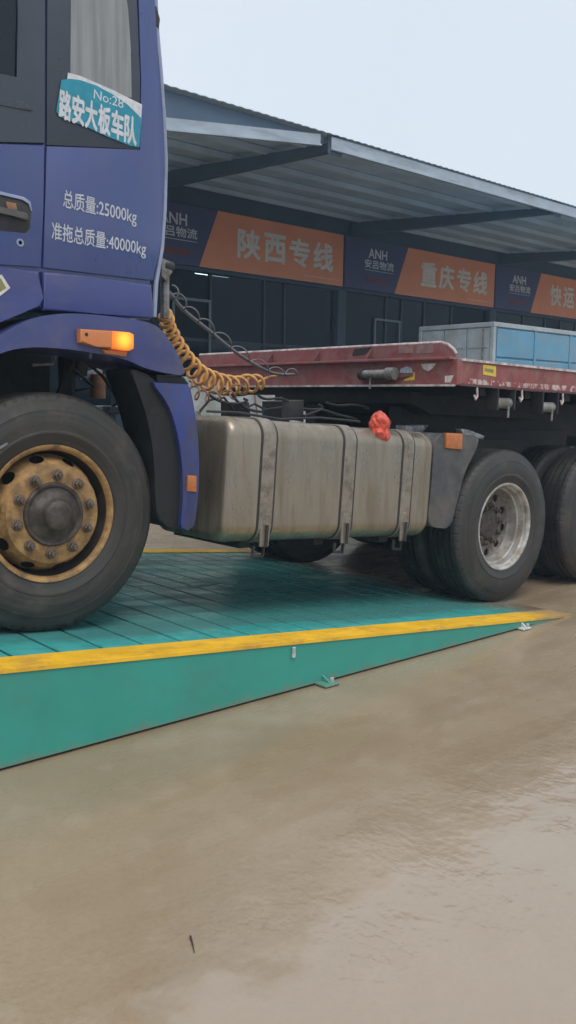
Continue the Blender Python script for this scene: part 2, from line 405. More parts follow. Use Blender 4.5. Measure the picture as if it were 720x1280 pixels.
def flat(name, pts, m, parent):
    bm = bmesh.new(); bm.faces.new([bm.verts.new(p) for p in pts]); return part(name, bm, m, parent, None)
def copy_tree(o, parent, loc, rot=None):
    c = o.copy(); COL.objects.link(c); c.parent = parent
    WORLD[c] = Vector(loc); c.location = Vector(loc) - (WORLD[parent] if parent else Vector((0, 0, 0)))
    if rot is not None: c.rotation_euler = rot
    for ch in o.children:
        d = ch.copy(); COL.objects.link(d); d.parent = c
    return c

# ------------------------------------------------------------------ ground
bm = bmesh.new()
vsq = [bm.verts.new(p) for p in ((-300, -300, 0), (300, -300, 0), (300, 300, 0), (-300, 300, 0))]
bm.faces.new(vsq)
tag(part('ground', bm, 'wet_ground', None, None), kind='structure')

# ------------------------------------------------------------------ weighbridge ramp
YE, YF, XT, SLP = 3.1035, 6.42, 5.37, 0.0969
TS = math.tan(SLP); XTOP = 0.6; ZTOP = (XT-XTOP)*TS
def ramp_z(x): return max(0.002, (XT-x)*TS) if x > XTOP else ZTOP
wb = thing('weighbridge', 'teal steel weighbridge ramp with yellow edges under the truck', 'weighbridge', (1.5, (YE+YF)/2, 0))
XEND = -5.0
for y0, y1 in ((YE, YE+.012), (YF-.012, YF)):
    pts = [(XT-.13, y0, .0), (XTOP, y0, ZTOP-.012), (XEND, y0, ZTOP-.012), (XEND, y0, .014), (XT-.45, y0, .012), (XT-.60, y0, .0)]
    part('side_panel', prism_bm(pts, (0, y1-y0, 0)), 'ramp_teal', wb, None)
# bearer sheet beneath the plates
def slab(y0, y1, t0, t1, xa, xb, m, name, par=wb, bev=0.):
    bm = prism_bm([(xb, y0, ramp_z(xb)+t0), (XTOP, y0, ZTOP+t0), (xa, y0, ZTOP+t0), (xa, y0, ZTOP+t1), (XTOP, y0, ZTOP+t1), (xb, y0, ramp_z(xb)+t1)], (0, y1-y0, 0), bev)
    return part(name, bm, m, par, None)
slab(YE+.014, YF-.014, -.030, -.014, XEND+.01, XT-.32, 'ramp_frame', 'bearer_sheet')
YS = YE + .180
slab(YE-.006, YS, -.011, .004, XEND, XT-.02, 'ramp_yellow', 'edge_strip')
slab(YF-.180, YF+.006, -.011, .004, XEND, XT-.02, 'ramp_yellow', 'edge_strip')
# transverse deck plates, each its own piece
PW = .207
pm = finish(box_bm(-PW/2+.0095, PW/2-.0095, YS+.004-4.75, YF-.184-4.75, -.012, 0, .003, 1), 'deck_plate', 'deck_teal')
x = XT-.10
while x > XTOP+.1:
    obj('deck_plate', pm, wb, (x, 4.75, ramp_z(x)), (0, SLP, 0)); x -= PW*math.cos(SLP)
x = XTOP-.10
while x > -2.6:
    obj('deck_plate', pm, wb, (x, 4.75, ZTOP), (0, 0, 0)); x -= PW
# ground lugs and tabs on the near side
def lug(px, py, m, sx=.10, sy=.10):
    p = atz(px, py); bm = box_bm(p.x-sx/2, p.x+sx/2, YE-sy, YE+.004, .004, .016, .003, 1)
    b = part('ground_lug', bm, m, wb)
    bm = prism_bm([(p.x-.006, YE, .016), (p.x-.006, YE-sy*.8, .016), (p.x-.006, YE, .045)], (.012, 0, 0)); part('web', bm, m, b, None)
    bm = tube_bm([(p.x+.028, YE-sy*.55, .014), (p.x+.028, YE-sy*.55, .034)], .011, 6); part('anchor_bolt', bm, 'anchor_white', b)
lug(399, 853, 'ramp_teal', .10, .075); lug(655, 787, 'anchor_white', .085, .045)
p = at(366, 808, YE)
part('hook_tab', box_bm(p.x-.010, p.x+.010, YE-.014, YE-.002, p.z-.055, p.z-.002, .003, 1), 'anchor_white', wb)
# faded paint marks on the deck
def on_deck(q):
    d = ray(q.x, q.y); s = ((XT-CAM.x)*TS-CAM.z)/(d.z+d.x*TS); r = CAM+d*s; r.z += .0025; return r
for px in ([(258, 722), (300, 726), (296, 731), (254, 728)], [(264, 729), (272, 730), (240, 735), (232, 733)], [(288, 731), (296, 732), (276, 737), (268, 735)],
           [(378, 719), (432, 722), (426, 726), (372, 723)]):
    flat('paint_mark', [on_deck(Vector((x, y, 0))) for x, y in px], 'faded_paint', wb)

# ------------------------------------------------------------------ warehouse
WY = 14.0; BAY = 5.5; X0 = 13.86
wh = thing('warehouse', 'long dark warehouse front with pale steel canopy and glazed bays', 'building', (14, 16.5, 0))
XL, XR = X0-2*BAY, X0+4*BAY
part('header_wall', box_bm(XL, XR, WY, WY+.25, 3.86, 6.3), 'wall_dark', wh, None)
part('back_wall', box_bm(XL, XR, WY+6, WY+6.2, 0, 6.3), 'interior', wh, None)
part('side_wall', box_bm(XL-.2, XL, WY, WY+6.2, 0, 6.3), 'wall_dark', wh, None)
part('side_wall', box_bm(XR, XR+.2, WY, WY+6.2, 0, 6.3), 'wall_dark', wh, None)
part('flat_roof', box_bm(XL-.2, XR+.2, WY, WY+6.2, 6.302, 6.45), 'canopy_steel', wh, None)
part('floor_slab', box_bm(XL, XR, WY-.3, WY+6, .0, .16, .01, 1), 'pillar', wh)
for i in range(-2, 5):
    x = X0+i*BAY
    part('pillar', box_bm(x-.13, x+.13, WY-.05, WY+.3, .16, 3.858, .01, 1), 'pillar', wh)
for i in range(-2, 4):
    xa = X0+i*BAY+.14; xb = X0+(i+1)*BAY-.14
    rg = random.Random(40+i); cols = [xa]
    while cols[-1] < xb-1.5: cols.append(cols[-1]+rg.choice((.55, .8, 1.05, 1.35)))
    cols.append(xb-.05)
    for k, c in enumerate(cols):
        part('mullion', box_bm(c, c+.055, WY+.04, WY+.12, .162, 3.858), 'frame_dark', wh, None)
    for k in range(len(cols)-1):
        a, b = cols[k]+.055, cols[k+1]
        part('transom', box_bm(a, b, WY+.05, WY+.11, 2.55, 2.61), 'frame_dark', wh, None)
        gm = random.choice(('shop_glass', 'shop_glass', 'shop_glass_clear', 'shop_glass_film'))
        part('glass_pane', box_bm(a, b, WY+.075, WY+.083, .17, 2.55), gm, wh, None)
        part('glass_pane', box_bm(a, b, WY+.075, WY+.083, 2.61, 3.85), random.choice(('shop_glass', 'shop_glass_clear', gm)), wh, None)
for i in range(-1, 3):     # racks of goods just inside
    rg = random.Random(7+i); xx = X0+i*BAY+.4
    while xx < X0+(i+1)*BAY-1.0:
        wd = rg.uniform(.6, 1.2); ht = rg.uniform(1.2, 3.1); yy = WY+rg.uniform(.8, 2.6)
        part('goods_rack', box_bm(xx, xx+wd, yy, yy+.6, .161, ht, .01, 1), rg.choice(('interior', 'rack_tan', 'rack_blue', 'frame_alu')), wh)
        xx += wd+rg.uniform(.1, 1.0)
for i in (-1, 0, 1):       # pale aluminium door leaves standing in the bays
    xa = X0+i*BAY+.14+.97
    for c in (xa, xa+.84):
        part('door_stile', box_bm(c, c+.05, WY+.015, WY+.038, .17, 3.3), 'frame_alu', wh, None)
    for zz in (3.3, 2.2, .17):
        part('door_rail', box_bm(xa, xa+.89, WY+.012, WY+.036, zz, zz+.05), 'frame_alu', wh, None)
# canopy: corrugated sheets on purlins and cantilever beams
EY, EZ, RY, RZ = 8.94, 5.0, 14.0, 5.42
def can_z(y): return EZ + (RZ-EZ)*(y-EY)/(RY-EY)
SW = 1.1
def sheet_mesh():
    bm = bmesh.new(); nx = 64; rows = []
    for k, (y, dz) in enumerate(((EY-.035, 0), (RY+.0, 0), (RY+.0, .006), (EY-.035, .006))):
        rows.append([bm.verts.new((SW*i/nx, y, can_z(y)-.006+dz+  .009*(1-abs(math.cos(PI*i/nx*8))**3))) for i in range(nx+1)])
    for a, b in ((0, 1), (2, 3), (3, 0)):
        for i in range(nx): bm.faces.new((rows[a][i], rows[a][i+1], rows[b][i+1], rows[b][i]))
    return finish(bm, 'roof_sheet', 'canopy_sheet')
sm = sheet_mesh(); x = XL-.3; roof = None
while x < XR:
    obj('roof_sheet', sm, wh, (x, 0, 0)); x += SW
for i in range(-1, 5):     # beams at the bays
    x = 8.62+i*BAY
    pts = [(x, EY+.05, EZ-.185), (x, RY-.002, RZ-.36), (x, RY-.002, RZ-.09), (x, EY+.05, EZ-.09)]
    part('canopy_beam', prism_bm(pts, (.16, 0, 0)), 'canopy_steel', wh, None)
    part('beam_cap', box_bm(x-.05, x+.21, EY+.02, EY+.045, EZ-.24, EZ+.02), 'canopy_steel', wh, None)
    for k in range(6):
        y = EY+.5+k*.85
        part('cleat', box_bm(x+.17, x+.24, y+.075, y+.16, can_z(y)-.14, can_z(y)-.05), 'canopy_steel', wh, None)
for k in range(6):
    y = EY+.5+k*.85
    part('purlin', prism_bm([(XL-.3, y, can_z(y)-.10), (XL-.3, y+.06, can_z(y)-.10), (XL-.3, y+.06, can_z(y)-.012), (XL-.3, y, can_z(y)-.012)], (XR-XL+.6, 0, 0)), 'canopy_sheet', wh, None)
# gutter fascia: straight to the right of the first beam, sagging to the left of it
def fascia(xa, za, xb, zb, h, y, name='gutter_board', m='canopy_fascia'):
    pts = [(xa, y, za), (xb, y, zb), (xb, y, zb-h), (xa, y, za-h)]
    part(name, prism_bm(pts, (0, .018, 0)), m, wh, None)
    part('gutter_lip', prism_bm([(xa, y-.03, za-h), (xb, y-.03, zb-h), (xb, y-.03, zb-h-.02), (xa, y-.03, za-h-.02)], (0, .05, 0)), m, wh, None)
fascia(8.60, 4.972, XR+.3, 4.972, .155, EY-.012)
fascia(3.2, 4.30, 8.40, 4.965, .13, EY-.005)
part('gap_board', prism_bm([(XL-.3, EY+.05, 4.975), (8.50, EY+.05, 4.975), (8.50, EY+.05, 4.90), (3.2, EY+.05, 4.22), (XL-.3, EY+.05, 4.20)], (0, .02, 0)), 'canopy_steel', wh, None)  # added dark board filling the gap between roof sheet and sagging gutter
# one lit tube lamp inside the first bay
p = at(265, 343, WY+2.2)
tl = thing('tube_lamp', 'lit white tube lamp glowing behind the dark warehouse glass', 'lamp', (p.x, p.y, p.z))
part('tube', tube_bm([(p.x-.45, p.y, p.z), (p.x+.45, p.y, p.z)], .03, 8), 'tube_light', tl)
part('batten', box_bm(p.x-.5, p.x+.5, p.y-.03, p.y+.03, p.z+.035, p.z+.09), 'frame_dark', tl, None)
part('hanger', box_bm(p.x-.01, p.x+.01, p.y-.01, p.y+.01, p.z+.09, 6.30), 'frame_dark', tl, None)

# shop signs
def sign(k, words, nchar, label):
    xr = X0+k*BAY-.03; xl = xr-BAY+.06; zb, zt = 3.93, 5.02; Y = WY-.07
    s = thing('shop_sign', label, 'sign', ((xl+xr)/2, WY, zb), 'signs on the warehouse front')
    part('backing', box_bm(xl, xr, Y, WY-.002, zb, zt, .006, 1), 'sign_navy', s)
    ob, ot = xr-3.82, xr-3.38
    part('orange_panel', prism_bm([(ob, Y-.006, zb+.004), (xr, Y-.006, zb+.004), (xr, Y-.006, zt-.004), (ot, Y-.006, zt-.004)], (0, .005, 0)), 'sign_orange', s, None)
    mp = lambda y: (lambda q: Vector((q.x, y, q.y)))
    x1 = xr-2.92; x2 = xr-.22
    # letters sit a little apart: one mesh per character
    step = (x2-x1)/4
    for i, ch in enumerate(words):
        a = x1+i*step+.03; b = x1+(i+1)*step-.10
        lettering(ch, [(a, 4.76, 0), (b, 4.76, 0), (b, 4.22, 0), (a, 4.22, 0)], mp(Y-.0075), 'sign_letter', s, .032)
    a = xl+.62
    lettering('ANH', [(a+.12, 4.84, 0), (a+.72, 4.84, 0), (a+.72, 4.64, 0), (a+.12, 4.64, 0)], mp(Y-.0015), 'sign_logo', s, .02, 'logo')
    lettering('安吕物流', [(a, 4.60, 0), (a+.95, 4.60, 0), (a+.95, 4.42, 0), (a, 4.42, 0)], mp(Y-.0015), 'sign_logo', s, .018, 'logo')
    part('logo_line', box_bm(a, a+.95, Y-.003, Y+.001, 4.365, 4.375), 'sign_logo', s, None)
    part('red_tagline', box_bm(a+.05, a+.78, Y-.003, Y+.001, 4.10, 4.21), 'sign_red', s, None)
    part('small_print', box_bm(xr-1.15, xr-.12, Y-.0085, Y-.006, 4.045, 4.055), 'sign_letter', s, None)
sign(0, '陕西专线', 4, 'orange and navy sign board reading 陕西专线, nearest the blue cab')
sign(1, '重庆专线', 4, 'orange and navy sign board reading 重庆专线, middle of the three')
sign(2, '快运专线', 4, 'orange and navy sign board reading 快运, cut by the right edge')

# ------------------------------------------------------------------ blue container behind the trailer
cz = 2.75
c0 = atz(618, 402, cz); cw = atz(518, 408, cz).y - c0.y
ct = thing('steel_container', 'blue panelled steel container with grey end standing behind the trailer', 'container', (c0.x+2, c0.y+cw/2, 0))
cx0, cx1, cy0, cy1 = c0.x, c0.x+4.6, c0.y, c0.y+cw
part('body', box_bm(cx0+.03, cx1-.03, cy0+.03, cy1-.03, .12, cz-.03), 'container_blue', ct, None)
for xx, yy in ((cx0, cy0), (cx0, cy1-.07), (cx1-.07, cy0), (cx1-.07, cy1-.07)):
    part('corner_post', box_bm(xx, xx+.07, yy, yy+.07, 0.0, cz-.075, .006, 1), 'container_grey', ct)
for yy in (cy0, cy1-.07):
    part('top_rail', box_bm(cx0, cx1, yy, yy+.07, cz-.073, cz, .006, 1), 'container_grey', ct)
    part('bottom_rail', box_bm(cx0+.072, cx1-.072, yy, yy+.07, .05, .15, .006, 1), 'container_grey', ct)
part('top_rail', box_bm(cx0, cx0+.07, cy0+.072, cy1-.072, cz-.073, cz, .006, 1), 'container_grey', ct)
n = 3
for k in range(n):          # end panels with stiffener ribs
    a = cy0+.075+(cw-.15)*k/n; b = cy0+.075+(cw-.15)*(k+1)/n
    part('end_panel', box_bm(cx0+.012, cx0+.03, a+.012, b-.012, .17, cz-.085, .006, 1), 'container_grey', ct)
    part('rib', box_bm(cx0+.002, cx0+.012, a+.05, b-.05, cz-.40, cz-.36), 'container_grey', ct, None)
part('latch_bar', tube_bm([(cx0-.012, cy0+.2, .3), (cx0-.012, cy0+.2, cz-.1)], .012, 8), 'steel_grey', ct)
for k in range(4):
    a = cx0+.085+(4.6-.17)*k/4; b = cx0+.085+(4.6-.17)*(k+1)/4
    part('side_panel', box_bm(a+.03, b-.03, cy0+.008, cy0+.03, cz-.55, cz-.10, .008, 1), 'container_blue', ct)
    part('side_panel', box_bm(a+.03, b-.03, cy0+.008, cy0+.03, .2, cz-.58, .008, 1), 'container_blue', ct)
    part('rib', box_bm(b-.028, b+.028, cy0-.006, cy0+.03, .16, cz-.08, .004, 1), 'container_blue', ct)

# ------------------------------------------------------------------ covered goods seen under the trailer
ga, gb = at(226, 490, 8.9), at(450, 503, 8.9)
def tarp():
    g = thing('covered_goods', 'pale tarpaulin over stacked goods glimpsed beneath the trailer', 'goods', ((ga.x+gb.x)/2, 9.5, 0))
    bm = bmesh.new(); nx, ns = 60, 40; rows = []
    for i in range(nx+1):
        x = ga.x+(gb.x-ga.x)*i/nx; row = []
        for j in range(ns+1):
            t = j/ns                      # front skirt, top, back skirt
            if t < .4: y, z = 8.9-.10*(1-t/.4), 1.52*t/.4
            elif t < .6: y, z = 8.9+1.1*(t-.4)/.2, 1.52
            else: y, z = 10.0+.10*(t-.6)/.4, 1.52*(1-(t-.6)/.4)
            d = mnoise.noise(Vector((x*2.2, y*2.2, z*1.1)))*.07+abs(mnoise.noise(Vector((x*5, y*5, z*2))))*.05
            lump = .10*math.sin(x*2.3)+.06*math.sin(x*5.1+1)
            row.append(bm.verts.new((x, y-d*(1 if t < .5 else -1), max(0, z+(lump+d)*(z/1.52)))))
        rows.append(row)
    for i in range(nx):
        for j in range(ns): bm.faces.new((rows[i][j], rows[i+1][j], rows[i+1][j+1], rows[i][j+1]))
    bm.faces.new(rows[0]); bm.faces.new(rows[-1][::-1])
    part('tarpaulin', bm, 'tarp_pale', g, 50)
    part('tie_rope', tube_bm([(ga.x+1.1, 8.73, .02), (ga.x+1.1, 8.72, 1.0), (ga.x+1.1, 8.86, 1.62), (ga.x+1.1, 10.05, 1.62), (ga.x+1.1, 10.15, .02)], .012, 6), 'hose_brown', g)
tarp()
# ------------------------------------------------------------------ wheels
RW = .545
def tyre_mesh():
    half = [(.045, .288), (.022, .300), (.006, .325), (-.003, .36), (-.0055, .363), (-.0055, .372), (-.003, .376), (-.006, .415), (-.003, .455), (-.001, .459), (-.001, .468), (.002, .472), (.010, .505), (.024, .532), (.040, .5425)]
    W = .285; tread = []
    for a in (.075, .125, .175, .215):
        tread += [(a-.007, .5455), (a-.006, .532), (a+.006, .532), (a+.007, .5455)]
    prof = half + tread + [(W-a, r) for a, r in half[::-1]]
    return finish(lathe_bm(prof, 96), 'tyre', 'rubber', 30)
TYRE = tyre_mesh()
def holed_ring(bm, prof_f, nh, hw, t0, t1, phase=0):
    """ring between t=0..1 along prof_f(t)->(a,r), with nh oval openings"""
    def P(th, t):
        a, r = prof_f(t); return (r*math.cos(th), a, r*math.sin(th))
    N = 10
    for h in range(nh):
        th0 = phase+2*PI*h/nh; dth = PI/nh
        sq = []
        for s in range(4):
            for i in range(N):
                q = i/N
                sq.append(((-1+2*q, 0), (1, q), (1-2*q, 1), (-1, 1-q))[s])
        outer = [bm.verts.new(P(th0+u*dth, t)) for u, t in sq]
        inner = []; rim = []
        for u, t in sq:
            ang = math.atan2((t-.5)*2, u)
            th = th0+math.cos(ang)*hw; tt = (t0+t1)/2+math.sin(ang)*(t1-t0)/2
            v = P(th, tt); inner.append(bm.verts.new(v)); rim.append(bm.verts.new((v[0], v[1]+.012, v[2])))
        for i in range(len(sq)):
            j = (i+1) % len(sq)
            bm.faces.new((outer[i], outer[j], inner[j], inner[i])); bm.faces.new((inner[i], inner[j], rim[j], rim[i]))
    bmesh.ops.remove_doubles(bm, verts=bm.verts[:], dist=.0004)
def front_rim():
    bm = lathe_bm([(.030, .286), (.014, .292), (.006, .302), (.006, .311), (.012, .313), (.018, .306), (.024, .300), (.035, .291)], 72)
    cone = lambda t: (.095-.088*t**.75, .268-.042*t)
    holed_ring(bm, cone, 10, .135, .10, .80)
    lathe_bm([(.007, .226), (-.001, .2225), (-.004, .214), (-.004, .145), (.02, .142)], 72, bm)
    return finish(bm, 'wheel', 'rim_gold', 40)
def rear_rim():
    bm = lathe_bm([(.030, .286), (.014, .292), (.006, .302), (.006, .311), (.012, .313), (.018, .306), (.026, .298), (.040, .288), (.046, .280), (.085, .272), (.092, .262), (.150, .256), (.166, .250)], 72)
    return finish(bm, 'wheel', 'rim_silver', 30)
def rear_disc():
    bm = bmesh.new(); holed_ring(bm, lambda t: (.166+.012*math.sin(t*PI), .252-.085*t), 10, .14, .18, .84)
    lathe_bm([(.166, .167), (.166, .118), (.16, .115)], 72, bm)
    return finish(bm, 'disc', 'rim_disc', 40)
def nut_mesh():
    bm = bmesh.new()
    for r, a0, a1, n in ((.0260, .0, -.007, 14), (.0205, -.007, -.026, 6), (.0115, -.026, -.042, 10)):
        lathe_bm([(a0, r), (a1+.002, r), (a1, r*.85), (a1, 0)], n, bm)
    return finish(bm, 'lug_nut', 'nut_steel', 30)
NUT = nut_mesh()
FR_RIM, RR_RIM, RR_DISC = front_rim(), rear_rim(), rear_disc()
FR_HUB = finish(lathe_bm([(.0, .144), (-.010, .144), (-.016, .138), (-.014, .128), (-.006, .120), (-.010, .105), (-.020, .095), (-.026, .082), (-.040, .072), (-.058, .066), (-.066, .056), (-.070, .03), (-.0705, 0)], 56), 'hub_cap', 'hub_grease', 32)
RR_HUB = finish(lathe_bm([(.165, .118), (.150, .112), (.140, .100), (.137, .09), (.135, .05), (.135, 0)], 48), 'hub', 'hub_grease', 32)
BARREL_F = finish(lathe_bm([(.035, .291), (.10, .281), (.14, .268)], 72), 'barrel', 'rim_dark', 40)
BACK_F = finish(lathe_bm([(.15, .285), (.152, .2), (.152, 0)], 40), 'drum', 'rim_dark', 32)
BACK_R = finish(lathe_bm([(.20, .252), (.202, .1), (.202, 0)], 40), 'drum', 'rim_dark', 32)
def sub(name, me, parent, loc=(0, 0, 0), rot=(0, 0, 0)):
    o = bpy.data.objects.new(name, me); COL.objects.link(o); o.parent = parent; o.location = loc; o.rotation_euler = rot; return o
def make_wheel(kind, parent, loc, spin=0., rz=0.):
    wv = obj('wheel', FR_RIM if kind == 'front' else RR_RIM, parent, loc, (0, spin, rz))
    sub('tyre', TYRE, wv)
    if kind == 'front':
        sub('hub_cap', FR_HUB, wv); sub('drum', BACK_F, wv); sub('barrel', BARREL_F, wv); r, a = .178, -.004
    else:
        sub('disc', RR_DISC, wv); sub('hub', RR_HUB, wv); sub('drum', BACK_R, wv); r, a = .137, .164
    for k in range(10):
        t = 2*PI*(k+.5)/10
        sub('lug_nut', NUT, wv, (r*math.cos(t), a, r*math.sin(t)))
    return wv
def hub_z(x): return ((XT-x)*TS if x < XT else 0) + RW/math.cos(SLP)

# ------------------------------------------------------------------ tractor unit
X1, YW = 1.815, 3.668
X2 = X1+3.455*math.cos(SLP); X3 = X2+1.30
YO = YW-.030; YR = 3.626-.030
YFAR = 2*4.88                      # mirror plane of the truck at y = 4.88
tk = thing('tractor_truck', 'dusty blue tractor truck with amber lamp and brown fuel tank', 'truck', (3.5, 4.88, 0))
make_wheel('front', tk, (X1, YO, hub_z(X1)), .11)['label'] = 'ochre front wheel with ten nuts and greasy hub'
part('chalk_scuff', prism_bm([at(x, y, YO-.0085) for x, y in [(-6, 561), (2, 557), (9, 553), (10, 555.5), (3, 560), (-5, 564)]], (0, .004, 0)), 'steel_grey', tk, None)
make_wheel('rear', tk, (X2, YR, hub_z(X2)), .2)
make_wheel('rear', tk, (X3, YR, RW), .5)
make_wheel('front', tk, (X1, YFAR-YO, hub_z(X1)), .3, PI)
make_wheel('rear', tk, (X2, YFAR-YR, hub_z(X2)), .1, PI)
make_wheel('rear', tk, (X3, YFAR-YR, RW), .4, PI)
for X, z in ((X2, hub_z(X2)), (X3, RW)):       # inner twin tyres and axles
    for yy in (YR+.33, YFAR-YR-.33-.285):
        obj('inner_tyre', TYRE, tk, (X, yy, z))
    part('axle', tube_bm([(X, YR+.21, z), (X, YFAR-YR-.21, z)], .085, 12), 'chassis', tk)
    bm = bmesh.new(); bmesh.ops.create_uvsphere(bm, u_segments=16, v_segments=10, radius=.24, matrix=Matrix.Translation((X, 4.88, z)))
    part('differential', bm, 'chassis', tk, 60)
part('axle', tube_bm([(X1, YO+.16, hub_z(X1)-.03), (X1, YO+.5, hub_z(X1)-.10), (X1, YFAR-YO-.5, hub_z(X1)-.10), (X1, YFAR-YO-.16, hub_z(X1)-.03)], .06, 10), 'chassis', tk)

# chassis rails, pitched nose-up
def rail(ya, yb, xa, xb, za, zb, h, name='chassis_rail', m='chassis'):
    part(name, prism_bm([(xa, ya, za), (xb, ya, zb), (xb, ya, zb-h), (xa, ya, za-h)], (0, yb-ya, 0)), m, tk, None)
for ya, yb in ((4.44, 4.52), (5.24, 5.32)):
    rail(ya, yb, .5, 7.2, 1.36, .98, .28)
for xx in (2.9, 3.7, 4.4, 5.9, 7.1):
    part('cross_member', box_bm(xx, xx+.08, 4.53, 5.23, 1.24-.057*(xx-2.6)-.22, 1.24-.057*(xx-2.6), .01, 1), 'chassis', tk)
part('prop_shaft', tube_bm([(2.3, 4.88, .98), (5.1, 4.88, .62)], .055, 12), 'chassis', tk)
part('gearbox', box_bm(1.5, 2.7, 4.56, 5.2, .85, 1.30, .08), 'engine', tk)
part('engine', box_bm(.55, 1.95, 4.42, 5.34, .80, 1.62, .08), 'engine', tk)
part('fifth_wheel', box_bm(5.35, 6.25, 4.45, 5.31, 1.18, 1.30, .05), 'chassis', tk)
part('fifth_wheel_base', box_bm(5.55, 6.05, 4.40, 5.36, .98, 1.178, .02), 'chassis', tk)
for yy in (4.20, 5.50):
    part('spring_pack', prism_bm([(X2-.35, yy, hub_z(X2)+.25), (X2+.2, yy, 1.16), (X3-.2, yy, 1.13), (X3+.35, yy, RW+.25), (X3+.3, yy, RW+.08), (X2-.3, yy, hub_z(X2)+.08)], (0, .09, 0), .01), 'chassis', tk)
    part('dark_backing', box_bm(X2-.5, X3+.6, yy+.10, yy+.13, .72, 1.20), 'chassis', tk, None)  # added dark sheet closing the view through above the drive wheels
part('side_tank', box_bm(2.75, 3.9, 5.5, 6.08, .66, 1.20, .08), 'black_plastic', tk)
part('battery_box', box_bm(4.0, 4.6, 5.5, 6.05, .70, 1.05, .03), 'black_plastic', tk)
for dx, z0 in ((.42, .80), (.95, .76), (1.6, .72)):       # air reservoirs tucked inside
    part('air_reservoir', tube_bm([(2.75+dx, 4.34, z0), (3.2+dx, 4.34, z0-.03)], .085, 14), 'chassis', tk)
# leaf springs and linkage over the front axle
for k in range(5):
    l = .78-k*.11; zz = 1.02-.035*k
    part('spring_leaf', tube_bm([(X1-l, 4.25, zz+.10), (X1, 4.25, zz), (X1+l, 4.25, zz+.06)], .018, 6), 'chassis', tk)
part('shock_absorber', tube_bm([at(185, 470, 4.05), at(178, 545, 4.05)], .035, 10), 'engine', tk)
part('steering_arm', tube_bm([at(92, 445, 4.1), at(72, 500, 4.1)], .020, 8), 'chassis', tk)
part('cab_support', tube_bm([at(82, 440, 4.2), at(86, 520, 4.2)], .045, 8), 'chassis', tk)
part('link_rod', tube_bm([at(92, 462, 4.1), at(118, 484, 4.1), at(95, 488, 4.1)], .010, 6), 'chassis', tk)
part('brake_hose', tube_bm([at(60, 432, 4.0), at(70, 440, 4.0), at(66, 455, 4.0), at(40, 456, 4.0)], .008, 6), 'steel_grey', tk)
part('oil_filter', tube_bm([at(122, 468, 4.30), at(122, 498, 4.30)], .042, 14), 'brake_brown', tk)
part('pipe_clamp', prism_bm([at(106, 466, 4.3), at(128, 460, 4.3), at(128, 468, 4.3), at(106, 474, 4.3)], (0, .05, 0)), 'plate_silver', tk, None)
part('bracket', prism_bm([at(138, 508, 3.95), at(176, 512, 3.95), at(176, 520, 3.95), at(138, 516, 3.95)], (0, .08, 0), .004, 1), 'steel_grey', tk)
part('valve', tube_bm([at(173, 518, 3.93), at(174, 540, 3.93)], .016, 10), 'steel_grey', tk)

part('wheelhouse_panel', prism_bm([at(x, y, 4.34) for x, y in [(-140, 400), (60, 424), (66, 440), (60, 470), (64, 520), (-140, 520)]], (0, .04, 0), .01), 'black_plastic', tk)
part('steering_box', prism_bm([at(x, y, 4.15) for x, y in [(94, 442), (112, 448), (110, 470), (98, 468)]], (0, .12, 0), .012), 'engine', tk)
part('cable', tube_bm([at(100, 446, 4.0), at(128, 470, 4.0), at(148, 500, 3.98), at(140, 510, 3.98)], .008, 6), 'engine', tk)
part('cable', tube_bm([at(150, 452, 3.95), at(144, 480, 3.95), at(158, 508, 3.95)], .010, 6), 'steel_grey', tk)
# cab shell
YC = 3.66
cab_out = [(.30, 1.25), (.22, 1.6), (.25, 2.35), (.55, 3.35), (.75, 3.72), (2.10, 3.78), (2.30, 3.50), (2.352, 3.227), (2.385, 2.92), (2.415, 2.55), (2.40, 2.15), (2.345, 1.80), (1.10, 1.80), (.98, 1.25)]
cab = part('cab_body', prism_bm([(x, YC+.012, z) for x, z in cab_out], (0, 2*(4.88-YC-.012), 0), .035, 4, True), 'cab_blue', tk)
YP = YC
def cabp(*pp): return list(pp)
# rear quarter: painted panel below and around a dark glazed opening
quarter = panel('quarter_panel', [(58.5, 182.5), (120, 185), (176, 188.5), (176.5, 100), (172, -40), (176, -90), (189, -85), (192, -20), (199, 90), (206, 200), (202, 300), (191.5, 350.5), (120, 342), (54, 334.5), (56.5, 260)], YP-.006, .03, 'cab_blue', tk, .004)
qw = panel('quarter_window', [(58.5, 181.3), (120, 183.6), (174.8, 187.2), (175.2, 100), (170.5, -40), (160, -85), (59.5, -85)], YP-.002, .02, 'window_frame', tk, .003)
bm = prism_bm([at(x, y, YP-.0045) for x, y in [(89, -60), (150, -55), (160, 10), (163.5, 60), (164.5, 122), (88, 112)]], (0, .002, 0)); part('curtain', bm, 'curtain', qw, None)
# lower skirt below the quarter panel
bm = prism_bm([at(x, y, YP-.022) for x, y in [(54, 339), (120, 347), (190.5, 355.5), (192.5, 380), (191, 399), (120, 392), (54.5, 388)]], (0, .05, 0), .016, 4)
part('quarter_skirt', bm, 'cab_skirt', tk)
